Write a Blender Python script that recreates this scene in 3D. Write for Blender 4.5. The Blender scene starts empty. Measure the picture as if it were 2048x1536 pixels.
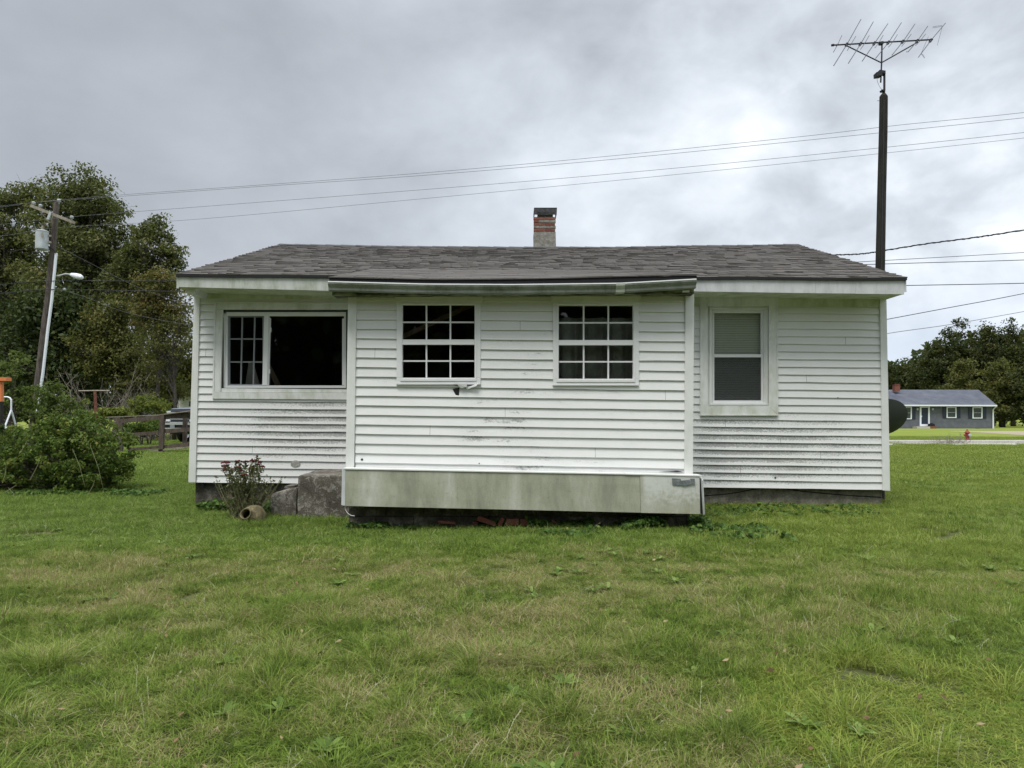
import bpy, bmesh, math, random
import numpy as np
from mathutils import Vector, Matrix, Euler, noise as mnoise

# ------------------------------------------------------------------ camera
SC = bpy.context.scene
COL = SC.collection
F = 1490.0                      # focal length in pixels of the 2048 x 1536 photograph
PITCH = math.radians(2.6)
CAM = Vector((0.0, 0.0, 1.2))
_c, _s = math.cos(PITCH), math.sin(PITCH)
cd = bpy.data.cameras.new('camera'); cam = bpy.data.objects.new('camera', cd); COL.objects.link(cam)
cd.sensor_width = 36.0; cd.lens = F / 2048 * 36.0; cd.clip_start = 0.1; cd.clip_end = 3000
cam.location = CAM; cam.rotation_euler = (math.radians(90) + PITCH, 0, 0)
SC.camera = cam

def P(px, py, Y):
    """world point at depth Y seen at pixel (px, py) of the 2048 x 1536 photograph"""
    u = (px - 1024.0) / F; v = (768.0 - py) / F
    dy = _c - v * _s; dz = _s + v * _c
    t = Y / dy
    return Vector((u * t, Y, 1.2 + dz * t))

# ------------------------------------------------------------------ exposure, sun, sky
SC.view_settings.view_transform = 'Standard'; SC.view_settings.look = 'None'
SC.view_settings.gamma = 1.0; SC.view_settings.use_curve_mapping = False
SC.view_settings.exposure = 1.12
SC.cycles.use_denoising = True
SC.cycles.max_bounces = 6; SC.cycles.diffuse_bounces = 3; SC.cycles.glossy_bounces = 3
SC.cycles.transparent_max_bounces = 12; SC.cycles.transmission_bounces = 4
SUN_EL, SUN_AZ = math.radians(64), math.radians(205)      # high, behind the camera and a little to its left
sl = bpy.data.lights.new('sun', 'SUN'); sun = bpy.data.objects.new('sun', sl); COL.objects.link(sun)
sl.energy = 1.5; sl.angle = math.radians(26); sl.color = (1.0, 0.965, 0.91)
sdir = Vector((math.sin(SUN_AZ) * math.cos(SUN_EL), math.cos(SUN_AZ) * math.cos(SUN_EL), math.sin(SUN_EL)))
sun.rotation_euler = (-sdir).to_track_quat('-Z', 'Y').to_euler()
sun.location = (0, 0, 30)

class NT:
    """small helper for writing node trees"""
    def __init__(s, tree): s.t = tree; s.n = tree.nodes; s.l = tree.links
    def new(s, typ, **kw):
        n = s.n.new(typ)
        for k, v in kw.items(): setattr(n, k, v)
        return n
    def put(s, sock, v):
        if v is None: return
        if hasattr(v, 'is_linked') or hasattr(v, 'links'): s.l.new(v, sock)
        elif isinstance(v, (tuple, list)) and len(v) == 3 and sock.type == 'RGBA': sock.default_value = (*v, 1)
        else: sock.default_value = v
    def m(s, op, a, b=None, c=None, clamp=False):
        n = s.new('ShaderNodeMath', operation=op, use_clamp=clamp)
        s.put(n.inputs[0], a); s.put(n.inputs[1], b)
        if c is not None: s.put(n.inputs[2], c)
        return n.outputs[0]
    def add(s, a, b): return s.m('ADD', a, b)
    def mul(s, a, b): return s.m('MULTIPLY', a, b)
    def step(s, x, lo, hi, a=0.0, b=1.0, smooth=True):
        n = s.new('ShaderNodeMapRange', interpolation_type='SMOOTHSTEP' if smooth else 'LINEAR')
        s.put(n.inputs[0], x); s.put(n.inputs[1], lo); s.put(n.inputs[2], hi); s.put(n.inputs[3], a); s.put(n.inputs[4], b)
        return n.outputs[0]
    def mix(s, f, a, b, typ='MIX'):
        n = s.new('ShaderNodeMix', data_type='RGBA', blend_type=typ)
        s.put(n.inputs[0], f); s.put(n.inputs[6], a); s.put(n.inputs[7], b)
        return n.outputs[2]
    def vscale(s, v, sx, sy, sz):
        n = s.new('ShaderNodeVectorMath', operation='MULTIPLY'); s.put(n.inputs[0], v); n.inputs[1].default_value = (sx, sy, sz)
        return n.outputs[0]
    def noise(s, v, scale, detail=4, rough=0.55, dist=0.0):
        n = s.new('ShaderNodeTexNoise'); s.put(n.inputs['Vector'], v)
        n.inputs['Scale'].default_value = scale; n.inputs['Detail'].default_value = detail
        n.inputs['Roughness'].default_value = rough; n.inputs['Distortion'].default_value = dist
        return n.outputs[0]
    def pos(s): return s.new('ShaderNodeNewGeometry').outputs['Position']
    def sep(s, v):
        n = s.new('ShaderNodeSeparateXYZ'); s.put(n.inputs[0], v); return n.outputs
    def attr(s, name, typ='GEOMETRY'):
        n = s.new('ShaderNodeAttribute', attribute_name=name, attribute_type=typ); return n.outputs['Fac']
    def ramp(s, f, stops):
        n = s.new('ShaderNodeValToRGB'); s.put(n.inputs[0], f); e = n.color_ramp.elements
        while len(e) < len(stops): e.new(0.5)
        for k, (p, c) in zip(e, stops): k.position = p; k.color = (*c, 1)
        return n.outputs[0]
    def bump(s, h, strength=0.3, dist=0.01):
        n = s.new('ShaderNodeBump'); n.inputs['Strength'].default_value = strength; n.inputs['Distance'].default_value = dist
        s.put(n.inputs['Height'], h); return n.outputs[0]

W = bpy.data.worlds.new('World'); SC.world = W; W.use_nodes = True
def build_world():
    t = NT(W.node_tree); W.node_tree.nodes.clear()
    sky = t.new('ShaderNodeTexSky', sky_type='NISHITA', sun_disc=False)
    sky.sun_elevation = SUN_EL; sky.sun_rotation = SUN_AZ; sky.air_density = 1.0; sky.dust_density = 2.0
    d = t.new('ShaderNodeTexCoord').outputs['Generated']
    x, y, z = t.sep(d)
    zz = t.m('MAXIMUM', z, 0.0)
    cv = t.vscale(d, 1.0, 1.0, 1.55)
    big = t.noise(cv, 1.7, 3, 0.5, 0.2)
    med = t.noise(cv, 4.6, 5, 0.50, 0.25)
    fine = t.noise(cv, 13.0, 5, 0.55, 0.3)
    # a dark smooth cloud bank to the left, broken bright cloud to the right
    side = t.step(t.add(x, t.mul(zz, -0.55)), -0.75, 0.55)
    tone = t.add(t.mul(side, 0.44), t.add(t.mul(big, 0.24), 0.085))
    detail = t.mul(t.add(t.add(t.mul(med, 0.85), t.mul(fine, 0.28)), -0.56), t.add(t.mul(side, 1.55), 0.30))
    low = t.mul(t.step(z, 0.0, 0.34, 1.0, 0.0), 0.10)
    tone = t.add(t.add(tone, detail), low)
    cloud = t.ramp(tone, [(0.12, (0.175, 0.186, 0.203)), (0.36, (0.258, 0.275, 0.298)), (0.55, (0.330, 0.354, 0.386)), (0.72, (0.415, 0.440, 0.468)), (0.95, (0.55, 0.565, 0.58))])
    blue = t.mul(t.step(z, 0.20, 0.04), t.mul(t.step(x, 0.1, 0.5), 0.75))
    cloud = t.mix(blue, cloud, (0.32, 0.365, 0.44))
    up = t.step(z, 0.42, 1.0, 1.0, 2.6)
    up = t.mul(up, 10.0 * SKYK)
    cl = t.new('ShaderNodeVectorMath', operation='SCALE'); t.put(cl.inputs[0], cloud); t.put(cl.inputs['Scale'], up)
    c = t.mix(0.95, sky.outputs[0], cl.outputs[0])
    bg = t.new('ShaderNodeBackground'); t.put(bg.inputs[0], c); bg.inputs[1].default_value = 0.1
    o = t.new('ShaderNodeOutputWorld'); t.l.new(bg.outputs[0], o.inputs[0])
SKYK = 1.0
build_world()

# ------------------------------------------------------------------ materials
def mat(name, fn=None, base=(0.5, 0.5, 0.5), rough=0.7, metal=0.0, spec=0.4):
    m = bpy.data.materials.new(name); m.use_nodes = True
    t = NT(m.node_tree); b = m.node_tree.nodes['Principled BSDF']
    b.inputs['Base Color'].default_value = (*base, 1); b.inputs['Roughness'].default_value = rough
    b.inputs['Metallic'].default_value = metal; b.inputs['Specular IOR Level'].default_value = spec
    if fn: fn(t, b)
    return m
def col(t, b, c): t.put(b.inputs['Base Color'], c)
def nrm(t, b, h, s=0.3, d=0.01): t.l.new(t.bump(h, s, d), b.inputs['Normal'])

def m_vinyl(t, b):
    p = t.pos(); x, y, z = t.sep(p)
    uv = t.new('ShaderNodeUVMap').outputs[0]; u, v, _ = t.sep(uv)
    front = t.step(y, 8.6, 9.0, 1.0, 0.0)
    right = t.step(x, 2.2, 2.6); right = t.mul(right, t.m('SUBTRACT', 1.0, front))
    left = t.mul(t.step(x, -1.2, -2.0), t.m('SUBTRACT', 1.0, front))
    blot = t.noise(t.vscale(p, 0.6, 1, 1.8), 2.6, 4, 0.65)
    spec = t.noise(t.vscale(p, 1.0, 1, 1.7), 34.0, 6, 0.80)
    spec2 = t.noise(t.vscale(p, 0.7, 1, 1.0), 110.0, 3, 0.7)
    wr = t.mul(right, t.mul(t.step(z, 1.75, 0.85), t.step(z, 0.22, 0.5, 0.5, 1.0)))
    wr = t.mul(wr, t.step(x, 5.0, 3.4, 0.62, 1.0))
    wl = t.mul(left, t.mul(t.step(z, 1.75, 1.2), t.step(z, 0.35, 1.0, 0.45, 1.0)))
    wl = t.mul(wl, t.step(x, -4.6, -2.8, 0.55, 1.15))
    patch = t.step(blot, 0.50, 0.68)
    wf = t.mul(front, t.mul(t.mul(patch, t.step(z, 2.35, 1.7, 0.45, 1.0)), 0.62))
    wf2 = t.mul(front, t.mul(t.step(t.m('ABSOLUTE', t.add(x, -0.05)), 0.75, 0.05), t.mul(t.step(z, 2.3, 1.7), t.mul(t.step(blot, 0.33, 0.55), 0.60))))
    lip = t.step(v, 0.96, 0.45, 0.25, 1.0)
    cov = t.mul(t.add(t.add(t.add(t.mul(wr, 1.25), wl), t.add(wf, wf2)), 0.12), lip)
    th = t.m('SUBTRACT', 0.775, t.mul(cov, t.add(t.mul(blot, 0.42), 0.12)))
    g1 = t.step(spec, th, t.add(th, 0.17))
    g2 = t.mul(t.step(spec2, 0.45, 0.7), t.mul(cov, 0.40))
    film = t.mul(cov, t.add(t.mul(blot, 0.50), 0.05))
    grime = t.m('MINIMUM', t.add(t.add(t.mul(g1, t.mul(t.m('MINIMUM', t.add(cov, 0.18), 1.0), 0.52)), t.mul(g2, 0.65)), t.mul(film, 0.26)), 0.82)
    green = t.noise(p, 1.1, 2)
    dc = t.mix(t.mul(t.step(green, 0.50, 0.68), 0.6), (0.10, 0.105, 0.10), (0.20, 0.21, 0.14))
    clean = t.mix(t.noise(p, 3.0, 4), (0.66, 0.675, 0.665), (0.76, 0.77, 0.76))
    high = t.mul(t.step(z, 2.45, 2.85), 0.35)     # duller, greener tone towards the top of the wall
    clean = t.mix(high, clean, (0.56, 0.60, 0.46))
    col(t, b, t.mix(grime, clean, dc)); b.inputs['Roughness'].default_value = 0.55
    nrm(t, b, t.noise(t.vscale(p, 1, 1, 14), 9.0, 4), 0.12, 0.004)
VINYL = mat('white_vinyl', m_vinyl)

def m_trim(algae, streak, basec=(0.72, 0.735, 0.725), algc=(0.38, 0.41, 0.30), rough=0.5):
    def fn(t, b):
        p = t.pos()
        n1 = t.noise(t.vscale(p, 1, 1, 0.5), 5.0, 5, 0.65); n2 = t.noise(t.vscale(p, 1.0, 1, 0.22), 11.0, 6, 0.72, 0.4); n3 = t.noise(p, 70.0, 4, 0.7)
        f = t.m('MINIMUM', t.add(t.mul(t.step(n1, 0.35, 0.75), algae), t.add(t.mul(t.step(n2, 0.42, 0.75), streak), t.mul(t.step(n3, 0.58, 0.75), algae * 0.5))), 0.92)
        col(t, b, t.mix(f, basec, algc)); b.inputs['Roughness'].default_value = rough
        nrm(t, b, n3, 0.08, 0.003)
    return fn
TRIM = mat('white_trim', m_trim(0.28, 0.08))
TRIMG = mat('weathered_white_trim', m_trim(0.62, 0.25))
SASH = mat('white_sash', m_trim(0.05, 0.02, (0.72, 0.73, 0.74)))
FASCL = mat('green_stained_fascia', m_trim(0.75, 0.55, (0.52, 0.545, 0.51), (0.27, 0.30, 0.22)))
FASCR = mat('grey_stained_fascia', m_trim(0.5, 0.35, (0.56, 0.58, 0.585), (0.30, 0.315, 0.31)))
SOFF = mat('stained_soffit', m_trim(0.9, 0.2, (0.62, 0.65, 0.54), (0.36, 0.40, 0.24)))
GUTT = mat('dull_gutter', m_trim(0.85, 0.5, (0.25, 0.27, 0.25), (0.10, 0.12, 0.085), 0.45))
GUTL = mat('bright_gutter_lip', base=(0.85, 0.87, 0.87), rough=0.35)
def m_rot(t, b):
    p = t.pos(); n = t.noise(t.vscale(p, 0.5, 1, 2), 9.0, 6, 0.7)
    col(t, b, t.ramp(n, [(0.38, (0.02, 0.022, 0.015)), (0.48, (0.09, 0.10, 0.055)), (0.58, (0.22, 0.24, 0.16)), (0.75, (0.34, 0.35, 0.28))])); nrm(t, b, n, 0.8, 0.02)
ROT = mat('rotten_board', m_rot, rough=0.9)
def m_skirt(t, b):
    p = t.pos()
    a = t.noise(t.vscale(p, 1.6, 1, 0.5), 2.0, 4, 0.6, 0.3); s = t.noise(t.vscale(p, 1, 1, 0.22), 5.5, 6, 0.75, 0.3); f = t.noise(p, 130.0, 5, 0.75); q = t.noise(p, 20.0, 5, 0.7)
    x, y, z = t.sep(p)
    k = t.add(t.add(t.mul(a, 0.55), t.mul(s, 0.32)), t.add(t.mul(f, 0.24), -0.07))
    c = t.ramp(k, [(0.34, (0.21, 0.22, 0.18)), (0.45, (0.31, 0.325, 0.245)), (0.55, (0.41, 0.42, 0.34)), (0.66, (0.54, 0.55, 0.51))])
    c = t.mix(t.mul(t.step(q, 0.56, 0.70), 0.35), c, (0.13, 0.14, 0.11))
    c = t.mix(t.mul(t.step(s, 0.6, 0.75), 0.4), c, (0.55, 0.58, 0.60))
    end = t.mul(t.step(x, 1.36, 1.40), t.step(t.add(q, t.mul(t.add(z, -0.35), 1.1)), 0.36, 0.70))
    c = t.mix(t.mul(end, 0.65), c, (0.62, 0.64, 0.63))
    rust = t.mul(t.mul(t.step(x, 1.38, 1.5), t.step(z, 0.35, 0.2)), t.step(q, 0.5, 0.62))
    c = t.mix(t.mul(rust, 0.4), c, (0.30, 0.25, 0.11))
    col(t, b, c); b.inputs['Roughness'].default_value = 0.6; nrm(t, b, t.add(a, t.mul(f, 0.06)), 0.25, 0.01)
SKIRT = mat('algae_stained_metal_sheet', m_skirt, spec=0.3)
def m_shingle(t, b):
    p = t.pos(); r = t.attr('rnd'); g = t.noise(p, 260.0, 2, 0.7); bl = t.noise(t.vscale(p, 1, 1, 1), 1.4, 4, 0.6); g2 = t.noise(p, 40.0, 4, 0.7)
    k = t.add(t.add(t.add(t.mul(r, 0.10), 0.09), t.mul(g, 0.42)), t.add(t.mul(bl, 0.20), t.mul(g2, 0.17)))
    col(t, b, t.ramp(k, [(0.20, (0.080, 0.074, 0.069)), (0.50, (0.122, 0.114, 0.106)), (0.70, (0.150, 0.141, 0.132)), (0.9, (0.19, 0.18, 0.17))]))
    nrm(t, b, g, 0.5, 0.004)
SHING = mat('brown_asphalt_shingle', m_shingle, rough=0.95, spec=0.2)
def m_ridge(t, b):
    g = t.noise(t.pos(), 200.0, 3); col(t, b, t.ramp(g, [(0.3, (0.045, 0.048, 0.052)), (0.7, (0.10, 0.105, 0.115))]))
RIDGE = mat('dark_ridge_shingle', m_ridge, rough=0.95)
TAR = mat('black_drip_edge', base=(0.012, 0.012, 0.014), rough=0.8)
def m_bark(c1, c2, sc=1.0):
    def fn(t, b):
        p = t.pos(); n = t.noise(t.vscale(p, 1, 1, 0.12), 26.0 * sc, 5, 0.7); n2 = t.noise(t.vscale(p, 1, 1, 0.3), 3.0, 3)
        col(t, b, t.mix(t.step(t.add(t.mul(n, 0.75), t.mul(n2, 0.25)), 0.35, 0.65), c1, c2)); nrm(t, b, n, 0.7, 0.02)
    return fn
BARK = mat('tree_bark', m_bark((0.030, 0.026, 0.022), (0.095, 0.082, 0.068)), rough=0.95)
DRYTWIG = mat('dead_wood', m_bark((0.11, 0.095, 0.075), (0.26, 0.235, 0.19)), rough=0.9)
POLEW = mat('weathered_pole_wood', m_bark((0.045, 0.037, 0.032), (0.15, 0.125, 0.11)), rough=0.9)
POLED = mat('dark_creosote_wood', m_bark((0.008, 0.008, 0.007), (0.028, 0.028, 0.022)), rough=0.9)
CROSSW = mat('pale_crossarm_wood', m_bark((0.22, 0.19, 0.15), (0.40, 0.37, 0.31)), rough=0.9)
FENCEW = mat('brown_stained_board', m_bark((0.048, 0.036, 0.029), (0.12, 0.095, 0.077)), rough=0.85)
FENCEL = mat('pale_board_edge', m_bark((0.16, 0.145, 0.115), (0.30, 0.27, 0.21)), rough=0.85)  # paler fence wood, also used for the painted lit rail edge
def m_conc(c1, c2, c3, sc=1.0):
    def fn(t, b):
        p = t.pos(); n = t.noise(p, 6.0 * sc, 7, 0.7); q = t.noise(p, 42.0 * sc, 5, 0.72)
        k = t.add(t.mul(n, 0.72), t.mul(q, 0.28))
        col(t, b, t.ramp(k, [(0.38, c1), (0.52, c2), (0.60, c3)])); nrm(t, b, k, 0.7, 0.02)
    return fn
FOUND = mat('stained_parged_concrete', m_conc((0.085, 0.080, 0.062), (0.19, 0.178, 0.14), (0.29, 0.275, 0.23)), rough=0.95)
FOUNDD = mat('dark_concrete_block', m_conc((0.035, 0.032, 0.027), (0.095, 0.086, 0.070), (0.20, 0.185, 0.155)), rough=0.95)  # darker mottled concrete for the front and left foundations
def m_step(t, b):
    p = t.pos(); n = t.noise(p, 15.0, 8, 0.78, 0.5); q = t.noise(p, 60.0, 6, 0.75); l = t.noise(p, 3.4, 4)
    c = t.ramp(t.add(t.mul(l, 0.45), t.mul(q, 0.55)), [(0.36, (0.050, 0.045, 0.036)), (0.52, (0.125, 0.113, 0.090)), (0.66, (0.22, 0.20, 0.165))])
    c = t.mix(t.mul(t.step(t.add(n, t.mul(l, 0.25)), 0.63, 0.68), t.step(q, 0.35, 0.5)), c, (0.27, 0.26, 0.235))
    c = t.mix(t.mul(t.step(n, 0.42, 0.34), 0.5), c, (0.035, 0.033, 0.028))
    col(t, b, c); nrm(t, b, t.add(n, t.mul(q, 0.5)), 0.8, 0.02)
STEPC = mat('lichened_concrete', m_step, rough=0.95)
def m_brick(t, b):
    p = t.pos(); r = t.new('ShaderNodeObjectInfo').outputs['Random']; n = t.noise(p, 60.0, 5, 0.7); d = t.noise(p, 14.0, 4, 0.7)
    c = t.mix(r, (0.17, 0.050, 0.036), (0.27, 0.095, 0.062)); c = t.mix(t.step(n, 0.4, 0.7), c, (0.15, 0.060, 0.045))
    c = t.mix(t.mul(t.step(d, 0.52, 0.66), 0.5), c, (0.20, 0.18, 0.15)); col(t, b, c); nrm(t, b, n, 0.6, 0.006)
BRICK = mat('old_red_brick', m_brick, rough=0.92)
MORTAR = mat('grey_mortar_render', m_conc((0.14, 0.135, 0.115), (0.24, 0.235, 0.205), (0.32, 0.31, 0.28), 2.0), rough=0.95)
DARKM = mat('dark_galvanised_metal', m_conc((0.030, 0.032, 0.033), (0.055, 0.058, 0.060), (0.10, 0.10, 0.10), 3.0), rough=0.6, metal=0.3)
ANT = mat('antenna_dark_metal', base=(0.035, 0.037, 0.042), rough=0.55, metal=0.4)
WIREM = mat('black_cable', base=(0.03, 0.032, 0.038), rough=0.7)
WIREL = mat('bare_aluminium_wire', base=(0.16, 0.165, 0.18), rough=0.6)
GALV = mat('galvanised_grey', m_conc((0.36, 0.40, 0.42), (0.44, 0.48, 0.50), (0.50, 0.54, 0.56), 0.5), rough=0.5)
WHITEP = mat('white_paint', base=(0.74, 0.78, 0.84), rough=0.5)
DISH = mat('charcoal_dish', base=(0.055, 0.062, 0.060), rough=0.6)
def m_glass(t, b):
    n = t.n; n.remove(b)
    g = t.new('ShaderNodeBsdfGlossy'); g.inputs['Roughness'].default_value = 0.02; g.inputs[0].default_value = (1, 1, 1, 1)
    tr = t.new('ShaderNodeBsdfTransparent'); tr.inputs[0].default_value = (0.93, 0.95, 0.94, 1)
    fr = t.new('ShaderNodeFresnel'); fr.inputs[0].default_value = 1.42
    nb = t.bump(t.noise(t.pos(), 3.0, 3), 0.05, 0.01); t.l.new(nb, g.inputs['Normal'])
    m = t.new('ShaderNodeMixShader'); t.l.new(fr.outputs[0], m.inputs[0]); t.l.new(tr.outputs[0], m.inputs[1]); t.l.new(g.outputs[0], m.inputs[2])
    t.l.new(m.outputs[0], t.n['Material Output'].inputs[0])
GLASS = mat('window_glass', m_glass)
def m_screen(t, b):
    t.n.remove(b)
    d = t.new('ShaderNodeBsdfDiffuse'); d.inputs[0].default_value = (0.07, 0.075, 0.078, 1)
    tr = t.new('ShaderNodeBsdfTransparent'); m = t.new('ShaderNodeMixShader'); m.inputs[0].default_value = 0.36
    t.l.new(tr.outputs[0], m.inputs[1]); t.l.new(d.outputs[0], m.inputs[2]); t.l.new(m.outputs[0], t.n['Material Output'].inputs[0])
SCREEN = mat('insect_screen', m_screen)
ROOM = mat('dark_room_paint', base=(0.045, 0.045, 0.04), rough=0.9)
INTW = mat('old_brown_lumber', m_bark((0.13, 0.085, 0.06), (0.23, 0.16, 0.12)), rough=0.8)
INTP = mat('pale_board', base=(0.42, 0.40, 0.36), rough=0.8)
CURT = mat('grey_curtain', m_conc((0.16, 0.16, 0.145), (0.22, 0.22, 0.20), (0.28, 0.28, 0.26), 0.4), rough=0.9)
BLIND = mat('pale_blind_slats', base=(0.82, 0.83, 0.76), rough=0.5)
MUNTG = mat('grey_muntin', base=(0.20, 0.215, 0.23), rough=0.5)
HOLE = mat('hole_shade', base=(0.012, 0.012, 0.014), rough=0.9)  # flat near-black paints the shade inside gaps, holes and cracks
TAPE = mat('grey_tape', m_conc((0.10, 0.12, 0.13), (0.15, 0.17, 0.175), (0.22, 0.24, 0.24), 3), rough=0.5)

def m_leaf(stops, transl=0.35, rough=0.6, spec=0.14):
    def fn(t, b):
        r = t.attr('rnd'); c = t.ramp(r, stops)
        col(t, b, c); b.inputs['Roughness'].default_value = rough; b.inputs['Specular IOR Level'].default_value = spec
        tl = t.new('ShaderNodeBsdfTranslucent'); t.l.new(t.mix(0.5, c, (0.16, 0.20, 0.03)), tl.inputs[0])
        m = t.new('ShaderNodeMixShader'); m.inputs[0].default_value = transl
        out = t.n['Material Output']; t.l.new(b.outputs[0], m.inputs[1]); t.l.new(tl.outputs[0], m.inputs[2]); t.l.new(m.outputs[0], out.inputs[0])
    return fn
L_OAK = mat('oak_leaf', m_leaf([(0.0, (0.036, 0.047, 0.018)), (0.45, (0.084, 0.100, 0.034)), (0.8, (0.155, 0.165, 0.058)), (1.0, (0.22, 0.165, 0.065))], 0.3))
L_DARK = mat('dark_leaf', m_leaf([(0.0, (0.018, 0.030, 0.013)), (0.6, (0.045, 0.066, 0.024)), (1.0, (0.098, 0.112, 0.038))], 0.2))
L_OLIVE = mat('olive_leaf', m_leaf([(0.0, (0.045, 0.056, 0.017)), (0.5, (0.105, 0.115, 0.036)), (0.85, (0.17, 0.16, 0.052)), (1.0, (0.22, 0.145, 0.05))], 0.35))
L_RUST = mat('turning_leaf', m_leaf([(0.0, (0.050, 0.056, 0.020)), (0.45, (0.110, 0.110, 0.038)), (0.8, (0.18, 0.145, 0.050)), (1.0, (0.23, 0.12, 0.045))], 0.35))
L_LIME = mat('lime_leaf', m_leaf([(0.0, (0.06, 0.09, 0.018)), (0.5, (0.14, 0.18, 0.035)), (1.0, (0.26, 0.27, 0.06))], 0.4))
L_SAP = mat('sapling_leaf', m_leaf([(0.0, (0.044, 0.075, 0.020)), (0.6, (0.106, 0.150, 0.040)), (1.0, (0.188, 0.213, 0.062))], 0.4))
L_BUSH = mat('bush_leaf', m_leaf([(0.0, (0.030, 0.050, 0.012)), (0.45, (0.080, 0.135, 0.026)), (0.80, (0.16, 0.22, 0.045)), (1.0, (0.28, 0.25, 0.065))], 0.38, 0.5, 0.14))
L_WOOD = mat('forest_leaf', m_leaf([(0.0, (0.020, 0.030, 0.012)), (0.5, (0.045, 0.058, 0.020)), (0.85, (0.085, 0.090, 0.030)), (1.0, (0.12, 0.10, 0.036))], 0.25))
L_IVY = mat('ground_ivy_leaf', m_leaf([(0.0, (0.022, 0.050, 0.012)), (0.6, (0.060, 0.125, 0.024)), (1.0, (0.13, 0.21, 0.05))], 0.3, 0.5, 0.12))

# ------------------------------------------------------------------ object helpers
def origin_of(o):
    v = Vector((0, 0, 0))
    while o is not None: v += o.location; o = o.parent
    return v
def tag(o, label=None, cat=None, group=None, kind=None):
    if label: o['label'] = label
    if cat: o['category'] = cat
    if group: o['group'] = group
    if kind: o['kind'] = kind
    return o
def empty(name, loc, label, cat, group=None):
    o = bpy.data.objects.new(name, None); COL.objects.link(o); o.location = loc; o.empty_display_size = 0.2
    return tag(o, label, cat, group)

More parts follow.
